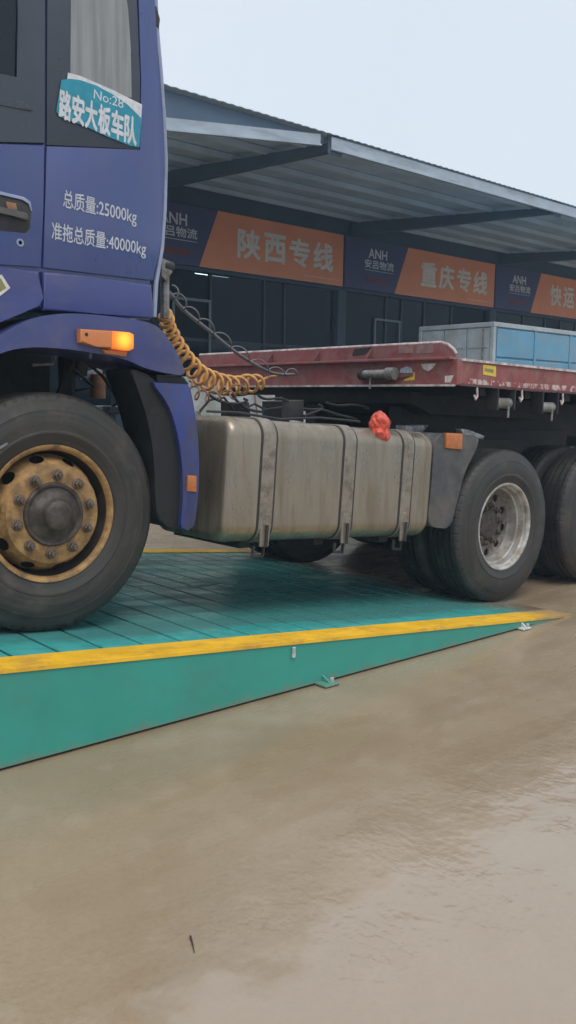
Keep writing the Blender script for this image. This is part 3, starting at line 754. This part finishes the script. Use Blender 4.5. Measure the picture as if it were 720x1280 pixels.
# door
door = panel('door', [(-150, 168), (-60, 178), (55.5, 181), (54, 260), (51, 334), (0, 330.5), (-150, 322)], YP-.006, .03, 'cab_blue', tk, .004)
panel('door_frame', [(-150, 166), (-60, 176), (56, 179.5), (56.5, -85), (20, -85), (22.5, 20), (22, 98), (5, 92), (-60, 88), (-150, 70)], YP-.006, .022, 'window_frame', door, .004)
panel('door_glass', [(-150, 70), (-60, 88), (5, 92), (22, 98), (22.5, 20), (20, -85), (-150, -85)], YP+.004, .005, 'cab_glass', door, 0)
panel('sill_trim', [(-60, 108), (0, 119), (30, 127), (42, 137), (38, 139), (0, 131), (-60, 121)], YP-.010, .006, 'window_frame', door, .002)
bm = prism_bm([at(x, y, YP-.020) for x, y in [(-150, 328), (0, 334), (51, 338), (50.5, 372), (53, 386), (25, 388), (0, 398), (-40, 425), (-150, 430)]], (0, .05, 0), .014, 4)
part('door_skirt', bm, 'cab_skirt', door)
panel('handle_recess', [(-40, 236), (0, 241), (28, 247), (37, 253), (39, 262), (38, 285), (32, 291), (0, 288), (-40, 282)], YP-.0085, .004, 'black_plastic', door, .0015)
panel('handle_surround', [(-40, 234.5), (0, 239), (30, 246), (38.5, 252), (40.5, 264), (38.5, 264), (36.5, 254.5), (28, 249), (0, 243), (-40, 238)], YP-.014, .010, 'trim_pale', door, .002)
panel('handle', [(-40, 254), (0, 258.5), (20, 262), (34, 266), (37, 272), (34, 276), (18, 270), (0, 266), (-40, 262)], YP-.028, .016, 'grey_plastic', door, .005, 3)
panel('handle_pivot', [(8, 252), (20, 254), (22, 262), (10, 262)], YP-.020, .012, 'brake_brown', door, .002)
k0 = at(25, 303.5, YP-.006)
bm = lathe_bm([(0, .0175), (-.004, .0165), (-.005, .012), (-.004, .0085), (.0, .008), (.0, 0)], 24)
obj('key_lock', finish(bm, 'key_lock', 'trim_pale', 40), door, k0)
bm = prism_bm([at(x, y, YP-.0225) for x, y in [(-12, 352), (2, 343), (13, 360), (0, 370), (-12, 366)]], (0, .002, 0)); part('diamond_sticker', bm, 'sticker_white', door, None)
bm = prism_bm([at(x, y, YP-.0235) for x, y in [(-9, 353), (1, 348), (8, 360), (0, 365), (-9, 362)]], (0, .0008, 0)); part('sticker_centre', bm, 'sticker_print', door, None)
# rear edge trim, made pale to stand for the edge highlight, and seal
edge_px = [(192.5, -30), (196, 40), (200.5, 90), (204, 140), (206.8, 200), (205.5, 260), (202, 310), (195, 352), (192.5, 396)]
part('highlight_trim', tube_bm([at(x, y, YP+.012) for x, y in edge_px], .012, 8), 'trim_pale', tk)
part('roof_seal', prism_bm([at(x, y, YP-.004) for x, y in [(178, -6), (196, 8), (200.5, 24), (199, 36), (195, 30), (190, 12), (176, 0)]], (0, .05, 0), .004), 'black_plastic', tk)
# windscreen on the front
bm = prism_bm([(.262, YC+.16, 2.40), (.262, YFAR-YC-.16, 2.40), (.545, YFAR-YC-.16, 3.34), (.545, YC+.16, 3.34)], (-.012, 0, .003)); part('windscreen', bm, 'cab_glass', tk, None)
part('bumper', box_bm(.08, .60, YC-.02, YFAR-YC+.02, .55, 1.24, .06, 3), 'cab_blue', tk)
# front fender over the wheel
YFN = 3.60
fen = [(-60, 470), (-30, 440), (0, 418), (30, 402), (55, 394), (90, 391), (140, 395), (185, 402), (200, 410), (213, 427), (225, 448), (232, 466), (231, 470), (205, 466), (180, 460), (163, 451), (140, 445), (100, 438), (60, 434), (30, 434), (0, 441), (-25, 456), (-50, 485)]
part('fender', prism_bm([at(x, y, YFN) for x, y in soften(fen)], (0, .42, 0), .016, 4), 'fender_blue', tk)
panel('fender_seal', [(196, 468), (230, 471.5), (236, 480), (197, 478)], YFN+.02, .3, 'liner_black', tk, .003)
# guard behind the wheel
part('rear_guard', prism_bm([at(x, y, YFN) for x, y in soften([(190, 478), (194, 478), (234, 480), (237, 480.5), (243, 510), (248, 550), (249.5, 590), (247, 630), (243, 655), (241, 662), (228, 663), (226, 655), (229, 620), (228, 580), (222, 540), (211, 505)])], (0, .03, 0), .010, 3), 'guard_blue', tk)
lin = [(160, 455), (196, 474), (213, 507), (224, 542), (230, 580), (230.5, 620), (227, 661), (212, 660), (197, 651), (194, 620), (193, 580), (189, 545), (182, 515), (172, 485)]
part('guard_liner', prism_bm([at(x, y, YFN+.025) for x, y in soften(lin)], (0, .24, 0), .012, 3), 'liner_black', tk)
panel('reflector', [(235, 594), (246, 595), (246, 615), (234.5, 614)], YFN-.010, .012, 'amber_dull', tk, .003)
# marker lamp on the fender, its rear end lit
lamp = panel('marker_lamp', [(100.5, 411), (140, 413.5), (140, 436), (120, 433), (101, 428)], YFN-.035, .04, 'amber_plastic', tk, .008, 3)
def lens_mat():
    m, nt, b = new_mat('lamp_lit'); MATS['lamp_lit'] = m
    b.inputs['Base Color'].default_value = (.8, .25, .03, 1); b.inputs['Roughness'].default_value = .25
    g = _n(nt, 'ShaderNodeNewGeometry'); d = _n(nt, 'ShaderNodeVectorMath', operation='DISTANCE')
    nt.links.new(g.outputs['Position'], d.inputs[0]); d.inputs[1].default_value = at(153, 425, YFN-.02)   # the bulb
    near = ramp(nt, d.outputs['Value'], .07, .012)
    c = mixc(nt, near, (1, .16, .01), (1, .50, .03)); nt.links.new(c, b.inputs['Emission Color'])
    nt.links.new(math_n(nt, 'ADD', math_n(nt, 'MULTIPLY', near, .75), .30), b.inputs['Emission Strength'])
lens_mat()
panel('lit_lens', [(140.3, 413.5), (163, 415.5), (168, 418), (168, 436), (163, 438.5), (140.3, 436)], YFN-.037, .042, 'lamp_lit', lamp, .008, 3)
p = at(108, 418, YFN-.035); part('screw', tube_bm([(p.x, p.y-.002, p.z), (p.x, p.y+.004, p.z)], .008, 10), 'black_plastic', lamp)
panel('lamp_base', [(128, 436.5), (160, 439.5), (158, 446), (132, 442)], YFN-.018, .03, 'amber_dull', lamp, .004)
# banner stuck to the quarter window
Z3 = lambda pts: [(x/3., y/3.) for x, y in pts]
bn = part('banner_paper', prism_bm([at(x, y, YP-.0075) for x, y in Z3([(255, 272), (300, 284), (420, 336), (533, 392), (528, 470), (400, 420), (300, 340), (252, 300)])], (0, .0015, 0)), 'print_white', tk, None)
bt = part('banner', prism_bm([at(x, y, YP-.0095) for x, y in Z3([(230, 300), (260, 295), (300, 300), (360, 320), (420, 352), (480, 393), (529, 442), (523, 552), (490, 547), (400, 511), (330, 478), (272, 455), (230, 440), (212, 420), (214, 395), (222, 355)])], (0, .0015, 0)), 'banner_teal', tk, None)
on_cab = lambda y: (lambda q: at(q.x, q.y, y))
q6 = lambda pts: [(50+x*150/720., 80+y*250/1200., 0) for x, y in pts]
chars = '路安大板车队'
for i, ch in enumerate(chars):
    xa = 114+i*78.5; xb = xa+70
    ya = lambda x: 150+(x-114)*(330-150)/(580-114.)
    yb = lambda x: 318+(x-114)*(492-318)/(580-114.)
    lettering(ch, q6([(xa+4, ya(xa)), (xb+4, ya(xb)), (xb, yb(xb)), (xa, yb(xa))]), on_cab(YP-.0105), 'print_white', bt, .038)
lettering('No:28', q6([(325, 150), (502, 212), (500, 268), (322, 206)]), on_cab(YP-.0105), 'print_white', bt, .0)
lettering('总质量:25000kg', q6([(140, 752), (580, 868), (578, 978), (138, 876)]), on_cab(YP-.0075), 'print_white_cab', quarter, .012)
lettering('准拖总质量:40000kg', q6([(72, 945), (636, 1060), (634, 1168), (70, 1068)]), on_cab(YP-.0075), 'print_white_cab', quarter, .012)
# bracket with couplings behind the cab
part('coupling_post', tube_bm([at(206, 330, 4.1), at(206, 398, 4.1)], .025, 8), 'steel_grey', tk)
part('coupling_head', tube_bm([at(203, 332, 4.08), at(214, 336, 4.08)], .035, 12), 'black_plastic', tk)
part('coupling_block', prism_bm([at(x, y, 4.05) for x, y in [(202, 322), (212, 326), (216, 340), (208, 352), (202, 345)]], (0, .05, 0), .006), 'steel_grey', tk)

# fuel tank: rounded section swept along the pitched axis
ta, tb = Vector((2.775, 0, 1.001)), Vector((4.45, 0, .893)); tax = (tb-ta).normalized(); tup = Vector((-tax.z, 0, tax.x))
TY0, TY1, TH = 3.615, 4.30, .665
def tank_section(s, grow=0., n=8, inset=0.):
    r = .10+grow-inset*.3; hw = (TY1-TY0)/2+grow-inset; hh = TH/2+grow-inset; cy = (TY0+TY1)/2
    c = ta+tax*s; pts = []
    for cxs, cys, a0 in ((-1, 1, PI/2), (-1, -1, PI), (1, -1, 1.5*PI), (1, 1, 0)):
        for k in range(n+1):
            a = a0+PI/2*k/n
            y = cy+cxs*(hw-r)+r*math.cos(a); h = cys*(hh-r)+r*math.sin(a)
            pts.append(Vector((c.x, y, c.z))+tup*h)
    return pts
TL = (tb-ta).length
def loft(rings, closed_ends=True):
    bm = bmesh.new(); R = [[bm.verts.new(p) for p in r] for r in rings]; n = len(R[0])
    for i in range(len(R)-1):
        for k in range(n): bm.faces.new((R[i][k], R[i][(k+1) % n], R[i+1][(k+1) % n], R[i+1][k]))
    if closed_ends: bm.faces.new(R[0][::-1]); bm.faces.new(R[-1])
    return bm
er = .055
prof = [(er-er*math.cos(a), er-er*math.sin(a)) for a in [i*PI/2/6 for i in range(7)]]
rings = [tank_section(s, 0, 8, ins) for s, ins in prof] + [tank_section(TL-s, 0, 8, ins) for s, ins in prof[::-1]]
tank = part('fuel_tank', loft(rings), 'tank_metal', tk, 40)
for s_ in (.075, TL-.075):
    part('weld_seam', loft([tank_section(s_-.006, .0), tank_section(s_-.003, .0035), tank_section(s_+.003, .0035), tank_section(s_+.006, .0)], False), 'tank_metal', tank, 40)
def s_of(px): return (at(px, 600, TY0)-ta).dot(tax)
for px in (334, 435, 508):
    s = s_of(px); hwid = .045
    part('strap_pad', loft([tank_section(s-hwid-.014, .0), tank_section(s-hwid-.012, .004), tank_section(s+hwid+.012, .004), tank_section(s+hwid+.014, .0)], False), 'strap_rubber', tank, 40)
    part('strap', loft([tank_section(s-hwid, .004), tank_section(s-hwid+.003, .0085), tank_section(s+hwid-.003, .0085), tank_section(s+hwid, .004)], False), 'strap_metal', tank, 40)
    c = ta+tax*s-tup*(TH/2); y = TY0-.012
    def lp(u, v, yy=y): q = c+tax*u+tup*v; return (q.x, yy, q.z)
    part('buckle', prism_bm([lp(-.03, -.02), lp(.03, -.02), lp(.035, .12), (lp(.02, .16)), lp(-.02, .16), lp(-.035, .12)], (0, .012, 0), .003, 1), 'strap_metal', tank)
    part('bolt', tube_bm([lp(0, -.02, y-.012), lp(0, .10, y-.012)], .009, 8), 'strap_rubber', tank)
    part('bracket_hook', tube_bm([lp(-.035, -.02, y+.05), lp(-.04, -.075, y+.05), lp(.03, -.08, y+.05), lp(.035, -.02, y+.05)], .011, 8), 'chassis', tank)
for xx in (3.05, 3.62, 4.2):
    zz = ta.z+(xx-ta.x)*tax.z/tax.x-TH/2
    part('tank_bracket', box_bm(xx-.04, xx+.04, 3.80, 4.45, zz-.055, zz-.012, .006, 1), 'chassis', tk)
part('fuel_hose', tube_bm([at(258, 514, 4.0), at(300, 516, 3.9), at(350, 524, 3.85), at(400, 522, 4.0), at(450, 527, 3.9)], .007, 6), 'black_plastic', tk)
# walkway bars and valves on the chassis behind the cab
for xa, yb in ((2.66, 5.6), (2.86, 5.6), (3.06, 5.6), (3.9, 5.3)):
    za = 1.375-.057*(xa-2.6)
    part('walkway_bar', box_bm(xa, xa+.12, 4.40, yb, za-.03, za, .004, 1), 'plate_silver', tk)
panel('valve_block', [(300, 503), (312, 503), (314, 523), (300, 521)], 4.4, .2, 'chassis', tk, .008)
panel('valve_block', [(352, 502), (380, 500), (380, 528), (352, 526)], 4.4, .2, 'chassis', tk, .008)
part('brake_line', tube_bm([at(302, 512, 4.38), at(318, 505, 4.38), at(332, 512, 4.38), at(352, 509, 4.38)], .008, 6), 'chassis', tk)
part('brake_line', tube_bm([at(250, 514, 4.38), at(262, 500, 4.38), at(280, 497, 4.38), at(292, 512, 4.38)], .008, 6), 'chassis', tk)
part('brake_line', tube_bm([at(380, 520, 4.38), at(402, 512, 4.38), at(424, 519, 4.38), at(446, 524, 4.38)], .010, 6), 'chassis', tk)
panel('bright_gap_patch', [(508, 532), (536, 531), (528, 541), (508, 541)], 4.2, .1, 'plate_silver', tk, .004)  # pale patch added for the bright background showing through here
for k, pp in enumerate(([(256, 489), (270, 500), (292, 506), (318, 500)], [(286, 486), (296, 502), (310, 513), (340, 516)], [(318, 490), (330, 500), (350, 497), (366, 504)], [(345, 490), (360, 507), (388, 513), (412, 509)], [(400, 500), (420, 508), (446, 505), (470, 514)])):
    part('air_line', tube_bm([at(x, y, 4.32+.03*k) for x, y in soften(pp, 2)[:-4]], .009, 6), 'chassis', tk)
# mudguard ahead of the drive wheel
mg = [(543, 545), (560, 541), (598, 545), (600, 552), (592, 568), (581, 590), (573, 620), (567, 645), (564, 661), (545, 660), (534, 655), (540, 600)]
part('mudguard', prism_bm([at(x, y, 3.64) for x, y in soften(mg)], (0, .55, 0), .012, 3), 'grey_plastic', tk)
panel('reflector', [(558, 541), (578.5, 542), (578, 562), (558, 560)], 3.625, .02, 'amber_dull', tk, .004)
panel('work_lamp', [(576, 536), (586, 537), (606, 545), (604, 549), (580, 545)], 3.9, .05, 'plate_silver', tk, .004)

# ------------------------------------------------------------------ flatbed trailer
TX, TYN, TYF_ = 4.665, 3.632, 6.52
tr = thing('flatbed_trailer', 'long red flatbed trailer coupled to the blue tractor', 'trailer', (9.5, 4.88, 0))
def tz(x): return -.020*(x-TX)
TXE = 15.5
ztop, zbot = 1.71, 1.54
def tprism(y0, y1, xa, xb, za, zb_, name, m, bev=0.):
    return part(name, prism_bm([(xa, y0, za+tz(xa)), (xb, y0, za+tz(xb)), (xb, y0, zb_+tz(xb)), (xa, y0, zb_+tz(xa))], (0, y1-y0, 0), bev), m, tr, None)
tprism(TYN, TYN+.06, TX+.03, TXE, ztop, zbot, 'side_rail', 'trailer_red', .005)
tprism(TYF_-.06, TYF_, TX+.03, TXE, ztop, zbot, 'side_rail', 'trailer_red')
tprism(TYN-.012, TYN-.002, TX+.03, TXE, ztop+.004, ztop-.012, 'rail_edge', 'trailer_edge')
tprism(TYN-.012, TYN-.002, TX+.03, TXE, zbot+.012, zbot-.004, 'rail_foot', 'trailer_dark_red')
part('front_beam', box_bm(TX, TX+.06, TYN-.010, TYF_, zbot, ztop, .004, 1), 'trailer_red', tr)
part('front_flange', box_bm(TX-.035, TX-.002, TYN+.0, TYF_, zbot-.010, zbot+.004), 'trailer_edge', tr, None)
part('front_ledge', box_bm(TX-.045, TX-.002, TYN+.02, TYF_, ztop-.006, ztop+.012, .003, 1), 'trailer_red', tr)
# raised headboard lip, its near end swept down to the deck
zl = 1.815
lip = [(TX+.02, TYN+.02, ztop+.013), (TX+.02, TYN+.045, ztop+.055), (TX+.02, TYN+.10, zl-.015), (TX+.02, TYN+.16, zl), (TX+.02, TYF_, zl), (TX+.02, TYF_, ztop+.013)]
part('headboard', prism_bm(lip, (.03, 0, 0)), 'trailer_red', tr, None)
part('headboard_edge', tube_bm([(TX+.033, TYN+.03, ztop+.03), (TX+.033, TYN+.05, ztop+.06), (TX+.033, TYN+.10, zl-.012), (TX+.033, TYN+.16, zl+.004), (TX+.033, TYF_, zl+.004)], .012, 8), 'trailer_edge', tr)
for yy in (4.4, 4.95, 5.5):
    part('gusset', prism_bm([(TX-.04, yy, ztop+.013), (TX+.018, yy, ztop+.013), (TX+.018, yy, zl-.02)], (0, .02, 0)), 'trailer_dark_red', tr, None)
# deck planks and frame
dpm = None
for k in range(9):
    yy = TYN+.065+k*.3075
    tprism(yy, yy+.299, TX+.065, TXE, ztop-.02, ztop-.055, 'deck_plank', 'trailer_dark_red')
for yy in (4.36, 5.28):
    part('main_beam', prism_bm([(TX+.3, yy, 1.48), (TXE, yy, 1.26), (TXE, yy, .85), (8.2, yy, .98), (7.6, yy, 1.14), (TX+.3, yy, 1.19)], (0, .12, 0)), 'chassis', tr, None)
for k in range(20):
    x = TX+.35+k*.54
    part('cross_bearer', box_bm(x, x+.07, TYN+.062, TYF_-.062, zbot+tz(x)-.06, ztop-.057+tz(x)), 'chassis', tr, None)
part('kingpin_plate', prism_bm([(TX+.22, 4.2, 1.50), (6.6, 4.2, 1.46), (6.6, 4.2, 1.30), (TX+.45, 4.2, 1.34), (TX+.22, 4.2, 1.42)], (0, 1.5, 0)), 'chassis', tr, None)
# coupling roller on the front face, stickers, and winches under the rail
def fx(px, py, d=.0): return atx(px, py, TX-d)
a, b = fx(452, 468, .05), fx(492, 467, .05)
rl = part('coupling_roller', tube_bm([a, b], .030, 14), 'steel_grey', tr)
part('roller_cap', tube_bm([fx(484, 467, .055), fx(494, 467, .055)], .042, 14), 'steel_grey', rl)
part('roller_cap', tube_bm([fx(451, 468, .055), fx(454.5, 468, .055)], .040, 14), 'chassis', rl)
part('roller_pin', tube_bm([fx(463, 472, .06), fx(462, 486, .06)], .008, 6), 'steel_grey', rl)
part('roller_bracket', prism_bm([fx(456, 460, .001), fx(490, 459, .001), fx(490, 477, .001), fx(456, 478, .001)], (-.03, 0, 0)), 'trailer_dark_red', rl, None)
def fsticker(name, px, m): return part(name, prism_bm([fx(x, y, .003) for x, y in px], (.0025, 0, 0)), m, tr, None)
fsticker('faded_sticker', [(470, 466), (472, 461), (485, 459), (487, 466)], 'sticker_white')
fsticker('pale_blue_sticker', [(499, 466), (501, 461), (508, 458), (514, 460), (516, 466)], 'sticker_pale_blue')
fsticker('shield_sticker', [(526, 455), (545, 454), (541, 460), (535, 464), (529, 461)], 'sticker_white')
fsticker('corner_sticker', [(556, 470), (567, 469), (563, 478), (556, 478)], 'sticker_white')
fsticker('scrape_mark', [(505, 473), (516, 471), (517, 465), (518.5, 465), (518, 475), (505, 476)], 'sticker_yellow')
fsticker('scuff_mark', [(497, 472), (512, 470), (512, 473), (497, 476)], 'trailer_dark_red')
def lipsticker(px, m): return part('headboard_sticker', prism_bm([atx(x, y, TX+.017) for x, y in px], (.0025, 0, 0)), m, tr, None)
lipsticker([(498, 432), (515, 431.5), (516, 441), (498, 442)], 'sticker_faded'); lipsticker([(521, 431), (542, 430), (541, 441), (521, 442)], 'sticker_faded')
lipsticker([(443, 436), (464, 434), (456, 443), (440, 445)], 'chassis')
ys = part('yellow_tag', prism_bm([at(x, y, TYN-.002) for x, y in [(604, 455.5), (620, 458), (620, 471), (604, 468)]], (0, .0015, 0)), 'sticker_yellow', tr, None)
part('tag_print', prism_bm([at(x, y, TYN-.0035) for x, y in [(606, 460), (617, 462), (617, 466), (606, 464)]], (0, .001, 0)), 'sticker_print', ys, None)
part('worn_lettering', prism_bm([at(x, y, TYN-.0015) for x, y in [(585, 473), (640, 478), (740, 484), (740, 494), (640, 487.5), (585, 481.5)]], (0, .001, 0)), 'worn_band', tr, None)
def winch(px, py):
    c = at(px, py, TYN+.03)
    wv = part('winch_drum', tube_bm([c+Vector((-.09, 0, 0)), c+Vector((.09, 0, 0))], .038, 14), 'steel_grey', tr)
    for s in (-.1, .1):
        part('winch_cheek', box_bm(c.x+s-.008, c.x+s+.008, c.y-.05, c.y+.05, c.z-.05, zbot+tz(c.x)-.001, .003, 1), 'chassis', wv)
    part('winch_pin', tube_bm([c+Vector((.03, -.045, -.02)), c+Vector((.02, -.05, -.10))], .008, 6), 'steel_grey', wv)
winch(626, 504); winch(681, 509); winch(745, 514)
for px, py in ((596, 490), (652, 493), (703, 497)):
    c = at(px, py, TYN-.006)
    part('rope_hook', tube_bm([c+Vector((0, 0, .03)), c+Vector((-.005, -.01, -.03)), c+Vector((-.03, -.015, -.05)), c+Vector((-.04, -.01, -.02))], .008, 6), 'trailer_edge', tr)
# rear running gear (out of frame) so the trailer stands on wheels
for xx in (11.6, 12.95, 14.3):
    make_wheel('rear', tr, (xx, YR+.02, RW), random.random())
    make_wheel('rear', tr, (xx, YFAR-YR-.02, RW), random.random(), PI)
    part('axle', tube_bm([(xx, YR+.2, RW), (xx, YFAR-YR-.2, RW)], .07, 12), 'chassis', tr)
    part('spring_hanger', box_bm(xx-.2, xx+.2, 4.3, 5.46, RW+.05, .92, .02), 'chassis', tr)

# ------------------------------------------------------------------ hoses between tractor and trailer
def path_pts(ctrl, n):
    P = [at(x, y, Y) for x, y, Y in ctrl]; out = []
    for i in range(n):
        t = i/(n-1)*(len(P)-1); k = min(int(t), len(P)-2); f = t-k
        p0, p1, p2, p3 = P[max(k-1, 0)], P[k], P[k+1], P[min(k+2, len(P)-1)]
        out.append(.5*((2*p1)+(p2-p0)*f+(2*p0-5*p1+4*p2-p3)*f*f+(3*p1-p0-3*p2+p3)*f**3))
    return out
def helix(ctrl, turns, rad, n_per=20, bias=Vector((0, 0, 0)), rad_seed=3.3):
    n = int(turns*n_per); P = path_pts(ctrl, n); out = []; up = None
    for i, p in enumerate(P):
        t = (P[min(i+1, n-1)]-P[max(i-1, 0)]).normalized()
        if up is None: up = Vector((0, 0, 1))
        up = (up-t*up.dot(t)).normalized(); s = t.cross(up); a = 2*PI*turns*i/(n-1)
        r = rad(i/(n-1)) if callable(rad) else rad
        wob = mnoise.noise(Vector((i*.035, rad_seed, 0))); r *= 1+.22*wob; a += .9*wob
        out.append(p+bias+(up*math.cos(a)+s*math.sin(a))*r)
    return out
h1 = thing('coiled_air_hose', 'yellow coiled air hose sagging between cab and trailer', 'hose', at(262, 480, 4.6), 'air hoses behind the cab')
yc = [(206, 392, 4.15), (214, 418, 4.25), (232, 450, 4.35), (258, 474, 4.5), (290, 482, 4.7), (322, 478, 4.95)]
part('coil', tube_bm(helix(yc, 15.5, lambda t: .032+.026*min(1, t*1.6)), .0115, 8), 'hose_yellow', h1, 60)
part('tail', tube_bm(path_pts([(322, 478, 4.95), (334, 472, 5.02), (346, 470, 5.3)], 10), .009, 8), 'hose_yellow', h1, 60)
h2 = thing('stretched_cable_coil', 'grey stretched spiral cable running down from cab to trailer', 'cable', at(290, 425, 4.6), 'air hoses behind the cab')
gc = [(212, 366, 4.15), (230, 388, 4.3), (262, 414, 4.55), (300, 444, 4.8), (340, 466, 5.05), (368, 468, 5.12)]
part('core', tube_bm(path_pts(gc, 30), .0115, 8), 'hose_grey', h2, 60)
part('coil', tube_bm(helix(gc, 8.5, .030, 20, Vector((.016, 0, .016))), .0048, 6), 'hose_grey', h2, 60)
h3 = thing('short_coiled_hose', 'small brown coiled hose hanging low behind the cab', 'hose', at(265, 500, 4.3), 'air hoses behind the cab')
part('coil', tube_bm(helix([(234, 482, 4.28), (246, 492, 4.28), (262, 496, 4.30), (286, 494, 4.33), (300, 484, 4.4)], 5.5, .034), .0058, 6), 'hose_brown', h3, 60)

# ------------------------------------------------------------------ red plastic bag on the tank
def crumple(seed, nplane, lo, hi, sx, sy, sz, sub=5):
    """a taut, many-faceted skin: a ball cut by random planes, lightly puckered"""
    rng = random.Random(seed); pl = []
    for _ in range(nplane):
        v = Vector((rng.gauss(0, 1), rng.gauss(0, 1), rng.gauss(0, 1))).normalized(); pl.append((v, rng.uniform(lo, hi)))
    bm = bmesh.new(); bmesh.ops.create_icosphere(bm, subdivisions=sub, radius=1)
    for v in bm.verts:
        n = v.co.normalized(); r = 1.15
        for d, h in pl:
            c = n.dot(d)
            if c > .05: r = min(r, h/c)
        r += .07*mnoise.noise(n*6+Vector((seed, 0, 0)))-.16*max(0, mnoise.noise(n*3.1+Vector((0, seed, 4))))
        pucker = 1-.30*max(0, n.z)**2
        v.co = Vector((n.x*r*sx*pucker, n.y*r*sy*pucker, n.z*r*sz))
    bmesh.ops.smooth_vert(bm, verts=bm.verts[:], factor=.5, use_axis_x=True, use_axis_y=True, use_axis_z=True)
    return bm
def bag():
    c = at(473, 533, 3.68)
    b = thing('plastic_bag', 'crumpled red plastic bag knotted on the fuel tank', 'bag', (c.x, c.y, c.z-.07))
    obj('bag_body', finish(crumple(5, 46, .74, 1.0, .100, .075, .094), 'bag_body', 'bag_red', 50), b, c+Vector((.010, 0, .016)), (0, .25, .4))
    obj('bag_tail', finish(crumple(8, 26, .66, 1.0, .062, .040, .046, 4), 'bag_tail', 'bag_red', 50), b, c+Vector((-.030, -.040, -.040)), (0, .5, .2))
    obj('bag_tail', finish(crumple(11, 26, .66, 1.0, .046, .036, .050, 4), 'bag_tail', 'bag_red', 50), b, c+Vector((.022, -.040, -.050)), (0, -.4, 1.0))
bag()
# ------------------------------------------------------------------ twig on the wet ground
p = atz(240, 1180)
A, B, C_ = atz(238, 1172), atz(241, 1183), atz(243, 1192)
t = part('twig', tube_bm([A+Vector((0, 0, .004)), B+Vector((0, 0, .005)), C_+Vector((0, 0, .003))], lambda t: .0022*(1-t)+.001, 6), 'twig', None)
tag(t, 'small dark twig lying on the wet muddy ground', 'twig')


# ------------------------------------------------------------------ damp air over the yard
hm = bpy.data.materials.new('haze'); hm.use_nodes = True; nt = hm.node_tree; nt.nodes.clear()
ho = nt.nodes.new('ShaderNodeOutputMaterial'); pv = nt.nodes.new('ShaderNodeVolumePrincipled')
pv.inputs['Color'].default_value = (.55, .80, 1.0, 1); pv.inputs['Density'].default_value = .0036
nt.links.new(pv.outputs[0], ho.inputs['Volume']); MATS['haze'] = hm
tag(part('haze', box_bm(-320, 320, -320, 320, -1, 9), 'haze', None, None), kind='stuff')
